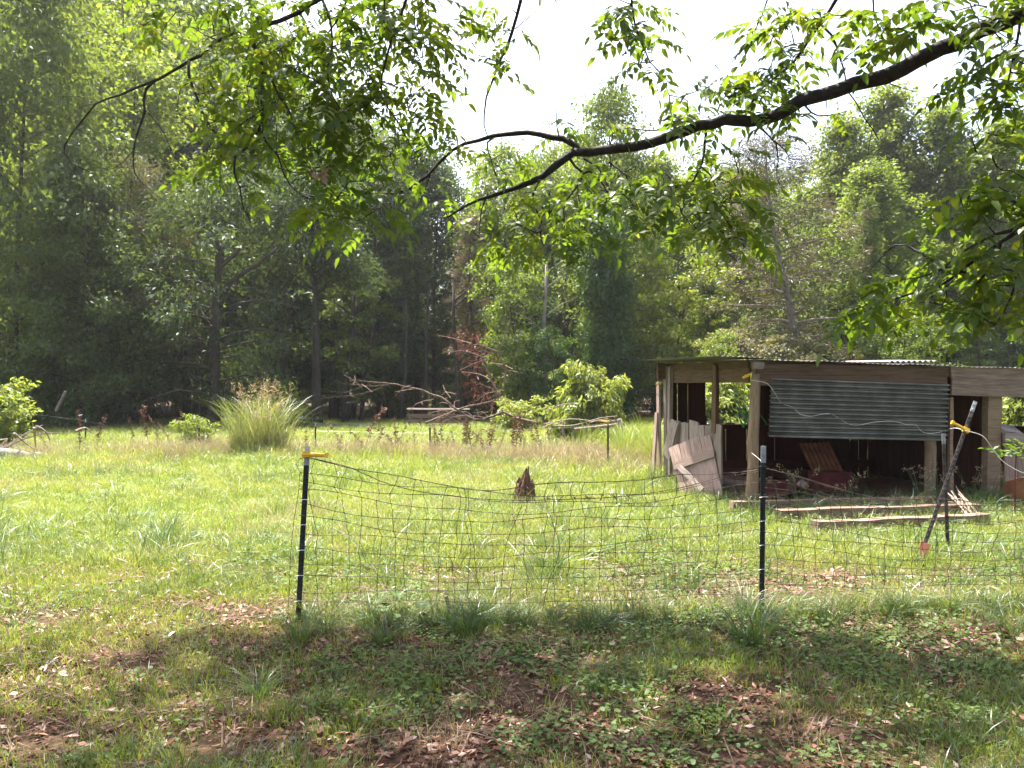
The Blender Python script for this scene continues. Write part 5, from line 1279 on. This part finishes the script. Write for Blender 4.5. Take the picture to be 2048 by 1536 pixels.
# long grass grown up along the fence and the shed
def along(a, b, n, sd, seed):
    r = np.random.default_rng(seed); t = r.uniform(0, 1, n)
    x = a[0] + (b[0] - a[0]) * t + r.normal(0, sd, n); y = a[1] + (b[1] - a[1]) * t + r.normal(0, sd, n)
    return np.stack([x, y, ghv(x, y) - .01], 1)
fl = np.concatenate([along(A0, B0, 120, .1, 1), along(B0, C0, 110, .1, 2)])
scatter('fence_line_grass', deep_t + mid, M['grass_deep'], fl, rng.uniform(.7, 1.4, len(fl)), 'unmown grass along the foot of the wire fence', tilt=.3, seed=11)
fd = np.concatenate([along(A0, B0, 60, .1, 3), along(B0, C0, 60, .1, 4)])
ft_ = np.concatenate([along(A0 + Vector((0, -.1, 0)), B0 + Vector((0, -.1, 0)), 64, .1, 8), along(B0 + Vector((0, -.1, 0)), C0 + Vector((0, -.1, 0)), 50, .1, 9)])
scatter('fence_line_tall_grass', tall, M['grass_deep'], ft_ + np.array([0, -.08, 0]), rng.uniform(.3, .72, len(ft_)), 'long arching grass blades along the wire fence', tilt=.3, seed=18)
scatter('fence_line_straw', dry, M['straw'], fd, rng.uniform(.7, 1.5, len(fd)), 'dead brown grass matted along the wire fence', tilt=.5, seed=12)
sg = np.concatenate([along(L3(-.1, .0, 0), L3(4.2, -.3, 0), 70, .16, 5), along(L3(-.25, .2, 0), L3(-.2, 3.3, 0), 40, .14, 6), along(L3(2.2, -.15, 0), L3(4.4, -.35, 0), 60, .12, 7), along(L3(.3, -.75, 0), L3(3.8, -1.0, 0), 70, .22, 11), along(L3(2.5, -.3, 0), L3(4.2, -.5, 0), 60, .15, 12)])
scatter('shed_side_grass', [blades(80 + i, 26, .12, .34, .1, .006, 1.0, 4) for i in range(4)], M['grass_deep'], sg, rng.uniform(.7, 1.3, len(sg)), 'long grass grown up round the shed foot', tilt=.25, seed=13)
# seeding grass stems before the right part of the shed
for i, (u, v_) in enumerate(((2.3, -.25), (2.5, -.3), (2.62, -.2), (2.45, -.45), (3.05, -.3), (3.3, -.35), (.35, -.15), (.5, -.3), (1.2, -.3))):
    rr = np.random.default_rng(200 + i); mb = MB(); b0 = L3(u, v_, 0); V3, Q3, k0 = [], [], 0
    for k in range(7):
        a = rr.uniform(0, 6.283); h = rr.uniform(.3, .62); t_ = b0 + Vector((math.cos(a) * h * .45, math.sin(a) * h * .3, h))
        mb.tube([b0, b0.lerp(t_, .55) + Vector((0, 0, .09)), t_], [.003, .0025, .0015], 3, False)
        n = 9; Vq, Qq = leaf_quads(np.array(t_) + rr.normal(0, .012, (n, 3)) - np.array([0, 0, .05]) * rr.uniform(0, 1, (n, 1)), rr.normal(0, 1, (n, 3)), rr.normal(0, 1, (n, 3)), rr.uniform(.02, .045, n), .012)
        V3.append(Vq); Q3.append(Qq + k0); k0 += len(Vq)
    wd_ = mb.build('seeding_grass', M['grass_deep'], None); me = np_mesh('seed_heads', np.concatenate(V3), np.concatenate(Q3)); me.materials.append(M['seedhead'])
    o = link('seed_heads', me, wd_); o['kind'] = 'stuff'
    tag(wd_, 'thin seeding grass stems standing among the timbers before the shed', 'grass tuft', 'seeding grass before the shed')
# big single tufts
TT = [blades(90 + i, 75, .22, .5, .1, .0075, 1.25, 6) for i in range(3)]
for me in TT: me.materials.append(M['grass_deep'])
for px, py, s, lab in ((1500, 1292, 1.0, 'large arching grass tuft in front of the pale tipped fence post'), (600, 1285, .8, 'arching grass tuft at the foot of the yellow capped post'), (940, 1272, .8, 'arching grass tuft under the middle of the wire fence'), (770, 1290, .6, 'small grass tuft before the fence right of the yellow capped post'),
                       (2025, 1280, .8, 'arching grass tuft at the right edge before the fence'), (1000, 1255, .7, 'grass tuft at the fence foot behind the dead stick'), (520, 1400, .55, 'low grass tuft in the shade at the lower left')):
    p = ground_pt(px, py); p.z = gh(p.x, p.y)
    o = link('grass_tuft', TT[int(px) % 3]); o.location = p; o.scale = (s, s, s); o.rotation_euler.z = px
    tag(o, lab, 'grass tuft', 'big grass tufts along the fence')
# bright tall grass left of the shed and straw coloured patches along the far fence
def blob(px, py, Y, rx, ry, n, seed):
    r = np.random.default_rng(seed); x = gx(px, Y) + r.normal(0, rx, n); y = Y + r.normal(0, ry, n); return np.stack([x, y, ghv(x, y) - .01], 1)
P = np.concatenate([blob(1290, 900, 19, .55, 1.3, 60, 1), blob(1270, 900, 22, .6, 1.0, 40, 2), blob(1330, 900, 17, .3, .6, 16, 3)])
scatter('tall_bright_grass', [blades(100 + i, 40, .6, 1.15, .18, .014, .6, 5) for i in range(3)], M['grass'], P, rng.uniform(.6, 1.05, len(P)), 'tall bright grass standing left of the shed', seed=14)
P = np.concatenate([blob(px, 900, Y, w, .7, n, int(px)) for px, Y, w, n in ((1150, 17.5, 1.1, 150), (1060, 18, 1.0, 90), (900, 19, 1.3, 110), (750, 19.3, 1.3, 110), (640, 19.3, .8, 60), (360, 18.5, .6, 80), (420, 20, .9, 70), (1240, 15.5, .5, 45), (120, 19, .9, 50), (250, 19.5, 1.2, 60), (1200, 19, .9, 80))])
scatter('tall_dry_grass', [blades(110 + i, 30, .2, .62, .24, .007, .8, 4) for i in range(3)], M['far_straw'], P, rng.uniform(.4, 1.3, len(P)), 'tall dry grass along the far fence line', seed=15)
P = np.concatenate([blob(px, 900, Y, w, .8, n, int(px) + 1) for px, Y, w, n in ((1280, 13.5, .5, 34), (1130, 16.5, 1., 30), (900, 18.5, 1.4, 30), (560, 18, 1.4, 40), (250, 18, 1.6, 60), (150, 17, 1, 30), (700, 19, 1, 25))])
scatter('tall_green_grass', [blades(120 + i, 36, .2, .6, .16, .009, .8, 4) for i in range(3)], M['grass'], P, rng.uniform(.6, 1.15, len(P)), 'knee high green grass along the far fence line', seed=16)

# ---------------------------------------------------------------- things in the pasture
# rotten stump
s0 = at(1050, 1010, 10.95); s0.z = gh(s0.x, s0.y)
st = empty('rotten_stump', s0, 'dark rotten jagged stump standing alone in the middle of the pasture', 'stump')
mb = MB(); nA, nH = 22, 9; q = random.Random(12)
tops = [.28 + .05 * math.sin(k * 1.7) + q.uniform(-.05, .04) for k in range(nA)]
for k in (4, 5, 6): tops[k] = .47 + .02 * (k == 5)
tops[7] = .40; tops[3] = .42; tops[10] = .37; tops[8] = .33; tops[2] = .33
for j in range(nH):
    for k in range(nA):
        a = 2 * math.pi * k / nA; t = j / (nH - 1); z = tops[k] * t - .03 * (j == 0)
        rr = (.155 - .10 * min(z, .25) - .34 * max(0, min(z, .47) - .25)) * (1 + .12 * math.sin(k * 2.9)) * (1.25 if j == 0 else 1) + q.uniform(-.008, .008)
        cx = .05 * max(0, z - .25)
        mb.v.append(s0 + Vector((cx + math.cos(a) * max(rr, .035), math.sin(a) * max(rr, .035), z)))
for j in range(nH - 1):
    for k in range(nA):
        a, b = j * nA + k, j * nA + (k + 1) % nA; mb.f.append((a, b, b + nA, a + nA))
c = len(mb.v); mb.v.append(s0 + Vector((0, 0, .22)))
for k in range(nA): mb.f.append(((nH - 1) * nA + k, (nH - 1) * nA + (k + 1) % nA, c))
mb.build('bole', M['stump'], st)
for dx, h in ((-.1, .33), (.035, .52), (.015, .46), (-.02, .40)):
    mb = MB(); mb.tube([s0 + Vector((dx, -.07, .1)), s0 + Vector((dx * .9 + .005, -.05, h * .7)), s0 + Vector((dx * .8 + .02, -.04, h))], [.03, .022, .006], 5); mb.build('splinter', M['stump'], st)
# small dead stick by the fence
p = ground_pt(905, 1238); mb = MB(); mb.tube([p, p + Vector((-.02, 0, .07)), p + Vector((-.045, 0, .16))], [.014, .016, .013], 6)
tag(mb.build('broken_stake', M['dead_wood'], None), 'short broken brown stake poking up by the middle of the fence', 'stake')

# shrubs standing in the sun
proto('drooping_shrub', 'bush_lit', 51, H=2.3, base=.55, W=1.4, limbs=44, clumps=6, per=58, leaf=(.20, .055), cr=.26, tr=.06, droop=.9, rise=.5, profile='round', flat=.8)
proto('broadleaf_bush', 'bush_lit', 52, H=2.3, base=.15, W=1.2, limbs=26, clumps=5, per=38, leaf=(.17, .08), cr=.30, tr=.04, droop=.4, profile='vase', rise=.7)
p = at(1165, 872, 24.5)
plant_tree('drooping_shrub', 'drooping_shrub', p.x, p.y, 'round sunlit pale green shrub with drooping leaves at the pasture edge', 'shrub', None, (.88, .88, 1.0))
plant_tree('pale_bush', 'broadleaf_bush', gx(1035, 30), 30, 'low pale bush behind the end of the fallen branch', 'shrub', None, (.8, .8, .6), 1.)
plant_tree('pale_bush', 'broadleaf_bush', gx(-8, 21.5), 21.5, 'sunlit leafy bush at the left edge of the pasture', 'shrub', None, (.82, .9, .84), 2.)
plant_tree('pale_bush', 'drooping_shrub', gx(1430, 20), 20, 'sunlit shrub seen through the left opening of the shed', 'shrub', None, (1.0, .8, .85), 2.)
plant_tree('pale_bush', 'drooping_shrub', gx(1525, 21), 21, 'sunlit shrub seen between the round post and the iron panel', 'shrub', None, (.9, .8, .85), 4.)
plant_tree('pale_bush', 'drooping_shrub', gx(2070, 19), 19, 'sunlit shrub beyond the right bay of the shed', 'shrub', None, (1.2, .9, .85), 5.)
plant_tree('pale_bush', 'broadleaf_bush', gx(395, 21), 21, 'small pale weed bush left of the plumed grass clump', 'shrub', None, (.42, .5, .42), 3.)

# plumed grass clump
gp = at(520, 905, 19.3); gp.z = gh(gp.x, gp.y)
cl = empty('plumed_grass', gp, 'tall clump of arching green grass with tan seed plumes', 'grass clump')
me = blades(130, 1300, .4, 1.9, .7, .016, .62, 7, 3.1); me.materials.append(M['plume_grass']); o = bpy.data.objects.new('blades', me); C.objects.link(o); o.parent = cl; o['kind'] = 'stuff'
rr = np.random.default_rng(4)
for i in range(34):
    a = rr.uniform(0, 6.283); R = .55 * math.sqrt(rr.uniform()); b = np.array([R * math.cos(a), R * math.sin(a), .1]); h = rr.uniform(.95, 1.8) ; dx = np.array([math.cos(a), math.sin(a), 0]) * rr.uniform(.1, .75) * (2.1 - h)
    mb = MB(); tp_ = Vector(b + dx + np.array([0, 0, h]))
    mb.tube([Vector(b), Vector(b + dx * .35 + np.array([0, 0, h * .6])), tp_], [.005, .004, .002], 4, False)
    s = mb.build('seed_stalk', M['grass'], cl, local=True)
    n = 30; t = rr.uniform(0, 1, n); base = np.array(tp_) - np.stack([dx[0] * .3 * t, dx[1] * .3 * t, .36 * t], 1)
    D = np.stack([rr.normal(0, 1, n), rr.normal(0, 1, n), rr.uniform(.2, .9, n)], 1); V, Q = leaf_quads(base + norm(D) * .02, D, rr.normal(0, 1, (n, 3)), (.05 + .09 * t) * rr.uniform(.6, 1.2, n), .012)
    me = np_mesh('plume', V, Q); me.materials.append(M['seedhead']); o = bpy.data.objects.new('plume', me); C.objects.link(o); o.parent = s; o['kind'] = 'stuff'

# dead dock stalks along the far fence
def dock(seed, h, lean):
    r = np.random.default_rng(seed); mb = MB(); P = [Vector((lean * t * t, .05 * lean * t, h * t)) for t in np.linspace(0, 1, 6)]
    mb.tube(P, [.009, .008, .007, .006, .004, .002], 4, False); me = mb.mesh('dock_stalk')
    n = 64; t = r.uniform(.3, 1, n); base = np.stack([lean * t * t, .05 * lean * t, h * t], 1)
    V, Q = leaf_quads(base, np.stack([r.normal(0, 1, n), r.normal(0, 1, n), r.uniform(-.8, .6, n)], 1), r.normal(0, 1, (n, 3)), r.uniform(.05, .12, n), .03)
    b = len(me.vertices)
    VV = [tuple(v.co) for v in me.vertices] + [tuple(v) for v in V]; FF = [tuple(p.vertices) for p in me.polygons] + [tuple(i + b for i in f) for f in Q]
    m2 = bpy.data.meshes.new('dock_stalk'); m2.from_pydata(VV, [], FF); m2.materials.append(M['dock']); return m2
DK = [dock(i, 1.0, l) for i, l in enumerate((.35, -.3, .1, .55, -.1))]
q = random.Random(21)
spots = [(148, 19, 1.25), (108, 19.5, 1.3), (205, 20, .9), (262, 21, 1.2), (290, 21, 1.3), (330, 21, .9), (350, 21.5, .9), (370, 21, 1.0), (590, 20, 1.1), (605, 19.5, 1.15), (700, 20, .95), (735, 20.5, 1.3), (745, 20, 1.0), (690, 19.5, .8), (720, 19.3, .9),
         (794, 19.5, .95), (808, 19.3, .9), (815, 19.6, .95), (820, 19.2, .8), (868, 19.4, .85), (882, 19.6, .85), (895, 19.3, .8), (905, 19.8, .95), (910, 19.4, .8), (925, 19.3, .75)] + [(q.uniform(940, 1120), q.uniform(18.6, 20.2), q.uniform(.75, 1.0)) for _ in range(22)] + [(q.uniform(560, 940), q.uniform(18.8, 20.2), q.uniform(.5, .9)) for _ in range(12)]
for px, Y, h in spots:
    px += q.uniform(-16, 16); Y += q.uniform(-.5, .5)
    o = link('dock_weed', DK[q.randrange(5)]); x = gx(px, Y); o.location = (x, Y, gh(x, Y) - .02); h *= q.uniform(.45, 1.2); o.scale = (h * q.uniform(.6, 1.3), h, h); o.rotation_euler = (q.uniform(-.15, .15), q.uniform(-.35, .35), q.choice([0, 3.14]) + q.uniform(-.6, .6))
    tag(o, 'dead reddish brown dock stalk standing along the far fence', 'weed', 'dead dock stalks along the far fence')
# young plant beside the orange blade; pale broad weed at the fence
p = at(2030, 958, 9.9); mb = MB(); root = Vector((p.x, p.y, gh(p.x, p.y)))
mb.tube([root, root + Vector((0, 0, .5)), Vector((p.x + .02, p.y, at(2030, 905, 9.9).z))], [.012, .01, .006], 5)
yp = mb.build('young_plant', M['crate_red'], None); n = 60; rr = np.random.default_rng(8); top = np.array([p.x + .02, p.y, at(2030, 900, 9.9).z])
V, Q = leaf_quads(top + rr.normal(0, 1, (n, 3)) * np.array([.16, .1, .05]), rr.normal(0, 1, (n, 3)) * np.array([1, .5, .2]), np.array([0, 0, 1.]) + rr.normal(0, .4, (n, 3)), rr.uniform(.08, .14, n), .045)
me = np_mesh('leaves', V, Q); me.materials.append(M['weed']); o = link('leaves', me, yp); o['kind'] = 'stuff'
tag(yp, 'red stemmed young plant in front of the ledge above the orange blade', 'plant')
for px, py, s, mt, lab in ((800, 1195, 1.0, 'weed', 'pale broad leaved weed growing through the fence right of the yellow capped post'), (1168, 1212, .9, 'tree_yellow', 'bright yellow green seedling at the fence foot')):
    p = ground_pt(px, py + 40); p.y = 5.35; p.x = gx(px, 5.35); p.z = gh(p.x, p.y); me = rosette(int(px), 9, .09, .26); me.materials.append(M[mt]); o = link('broad_weed', me); o.location = p; o.scale = (s, s, s); tag(o, lab, 'weed')

# fallen tree: bare branches arching over the pasture edge, with a spray of dead red needles
FY = 27
fp = at(960, 838, FY); fp.z = 0
ft = empty('fallen_branch', fp, 'bare fallen tree branch arching low over the far pasture with dead red needles', 'fallen tree')
def fbr(pts, r0, r1, Ya=FY, Yb=FY, step=.2):
    sm = smooth_path(px_path(pts, Ya, Yb), step); mb = MB(); k = len(sm)
    q = random.Random(int(pts[0][0])); mb.tube([p + Vector((q.uniform(-.03, .03), q.uniform(-.03, .03), q.uniform(-.03, .03))) * min(1, r0 * 20) for p in sm], [.7 * (r0 + (r1 - r0) * i / k) * q.uniform(.85, 1.2) for i in range(k)], 7); mb.build('bough', M['fallen'], ft, True)
fbr([(1075, 846), (1040, 840), (1005, 824), (985, 834), (950, 838), (920, 824), (905, 812), (885, 796), (860, 786), (820, 775), (780, 768), (745, 763), (715, 760)], .085, .012)
fbr([(850, 846), (900, 826), (940, 812), (985, 803), (1000, 785), (1010, 762), (1011, 735), (1000, 712), (998, 705), (970, 692), (945, 690)], .06, .02)
fbr([(992, 800), (990, 775), (978, 752), (968, 730), (962, 700), (955, 670)], .05, .012)
fbr([(998, 705), (1005, 685), (1012, 665), (1020, 640)], .03, .008)
fbr([(782, 770), (740, 772), (700, 768), (672, 765)], .018, .005); fbr([(780, 768), (735, 785), (690, 792), (640, 797)], .016, .004); fbr([(755, 765), (720, 775), (690, 785), (660, 783)], .012, .004); fbr([(1005, 826), (1003, 818)], .03, .012); fbr([(700, 790), (720, 800), (690, 806)], .012, .004)
n = 430; rr = np.random.default_rng(6)
path = smooth_path(px_path([(900, 690), (945, 672), (960, 690), (950, 720), (955, 760), (975, 790), (940, 790)], FY, FY), .1); pa_ = np.array([tuple(p) for p in path]); base = pa_[rr.integers(0, len(pa_), n)] + rr.normal(0, .25, (n, 3)) * np.array([1, 1, .9])
V, Q = leaf_quads(base, rr.normal(0, .6, (n, 3)) + np.array([0, 0, -.8]), rr.normal(0, 1, (n, 3)), rr.uniform(.12, .3, n), .022)
me = np_mesh('dead_needles', V, Q); me.materials.append(M['red_needle']); o = link('dead_needles', me, ft); o['kind'] = 'stuff'
q = random.Random(15)
for i in range(44):                                     # fine dead twigs along the boughs
    x0, y0 = q.choice([(985, 834), (950, 836), (920, 824), (885, 796), (820, 775), (745, 763), (900, 828), (1000, 785), (1010, 740), (985, 760), (965, 715), (940, 690), (720, 772), (960, 836)])
    x0 += q.uniform(-18, 18); y0 += q.uniform(-5, 5); x1, y1 = x0 + q.uniform(-75, 40), y0 + q.uniform(-35, 38)
    sm = smooth_path(px_path([(x0, y0), ((x0 + x1) / 2 + q.uniform(-8, 8), (y0 + y1) / 2 - q.uniform(0, 10)), (x1, y1)], FY, FY + q.uniform(-.8, .8)), .25); mb = MB()
    mb.tube(sm, [.016 - .012 * k / len(sm) for k in range(len(sm))], 4, False); mb.build('twig', M['fallen'], ft)
# low derelict feeding rack beyond it
rb = at(870, 848, 33); rb.z = 0
rk = empty('feed_rack', rb, 'long low brown wooden feeding rack at the foot of the wood', 'feed rack')
for z, w in ((at(870, 832, 33).z, .16), (.28, .12)):
    plank('rail', Vector((gx(815, 33), 33, z)), Vector((gx(935, 33.3), 33.3, z - .03)), w, .05, (0, -1, 0), M['timber'], rk, 5)
for px in (818, 840, 865, 890, 915, 932):
    plank('leg', Vector((gx(px, 33), 33.06, -.05)), Vector((gx(px, 33), 33.06, .55)), .07, .06, (0, -1, 0), M['timber'], rk, 3)
plank('roof_board', Vector((gx(812, 33), 33.3, .80)), Vector((gx(938, 33), 33.5, .78)), .3, .03, (0, -.2, 1), M['bark'], rk, 4)
o = plank('pale_log', Vector((gx(590, 33), 33, .09)), Vector((gx(742, 33), 33.2, .1)), .2, .2, (0, -1, 0), M['pale_bark'], None, 8, .02)
tag(o, 'long pale squared log lying before the slender trunk', 'log')
# dead sticks and fallen log at the left edge
mb = MB(); lp = [at(-60, 915, 17.6), at(0, 908, 17.8), at(60, 915, 18.0), at(100, 918, 18.2)]
mb.tube(smooth_path(lp, .15), .14, 9); tag(mb.build('fallen_log', M['pale_bark'], None, True), 'pale fallen log lying at the left edge of the pasture', 'log')
bp_ = empty('brush_pile', at(30, 905, 18), 'bare dead branches piled on the pale log at the left edge', 'brush pile'); q = random.Random(3)
for pts in ([(-30, 905), (10, 893), (50, 868), (85, 850)], [(28, 866), (50, 885), (74, 902)], [(-20, 880), (15, 900), (30, 912)], [(5, 900), (40, 880), (95, 866), (130, 868)], [(-40, 890), (0, 880), (15, 878)], [(68, 855), (70, 880), (72, 895)], [(72, 852), (90, 862), (100, 880)], [(150, 862), (170, 855), (185, 868)]):
    mb = MB(); sm = smooth_path(px_path(pts, 17.8, 18.4), .15); mb.tube(sm, [.028 - .02 * i / len(sm) for i in range(len(sm))], 5); mb.build('stick', M['dead_wood'], bp_)
mb = MB(); mb.tube([at(112, 822, 27), at(131, 783, 27)], [.05, .045], 6); tag(mb.build('leaning_pole', M['dead_wood'], None), 'rusty brown pole leaning in the shade right of the left edge bush', 'pole')
# dark dead tangle in front of the round shrub: low rail and post
rr_ = empty('broken_rail_fence', at(1200, 872, 22), 'broken grey rail fence under the round sunlit shrub', 'fence')
stick('rail', at(1148, 859, 22), at(1242, 849, 22), .045, .05, M['dead_wood'], rr_, .02); stick('post', at(1247, 890, 21.6), at(1238, 838, 21.6), .07, .06, M['dead_wood'], rr_, .02); stick('post', at(1128, 880, 22), at(1126, 840, 22), .04, .03, M['dead_wood'], rr_, .02)
for pts in ([(1088, 848), (1140, 838), (1190, 842), (1240, 840)], [(1100, 852), (1150, 850), (1200, 836), (1235, 832)], [(1180, 845), (1215, 838), (1240, 852)], [(1092, 822), (1120, 810), (1150, 806)], [(1085, 856), (1105, 846), (1130, 852)]):
    mb = MB(); sm = smooth_path(px_path(pts, 21.8, 22), .2); mb.tube(sm, [.018 - .01 * i / len(sm) for i in range(len(sm))], 4); mb.build('dead_stick', M['dead_wood'], rr_)
# pale pinkish scraps clustered among the leaves
n = 26; rr = np.random.default_rng(2); c = np.array(at(643, 350, 5.6))
V, Q = leaf_quads(c + rr.normal(0, .02, (n, 3)), rr.normal(0, 1, (n, 3)), rr.normal(0, 1, (n, 3)), rr.uniform(.04, .08, n), .035)
me = np_mesh('pale_scraps', V, Q); me.materials.append(M['paper']); tag(link('pale_scraps', me), 'pale pinkish tuft among the hanging leaves', 'scraps')

# ---------------------------------------------------------------- summer haze in the air
mb = MB(); mb.box((0, 90, 17), (372, 276, 38))
m, nt, out = nodes('summer_haze')
pv = nt.nodes.new('ShaderNodeVolumePrincipled')
pv.inputs['Color'].default_value = (.93, .96, 1, 1)
pv.inputs['Density'].default_value = .0003
pv.inputs['Anisotropy'].default_value = .4
nt.links.new(pv.outputs[0], out.inputs['Volume'])
tag(mb.build('haze', m, None), 'thin pale summer haze', kind='stuff')
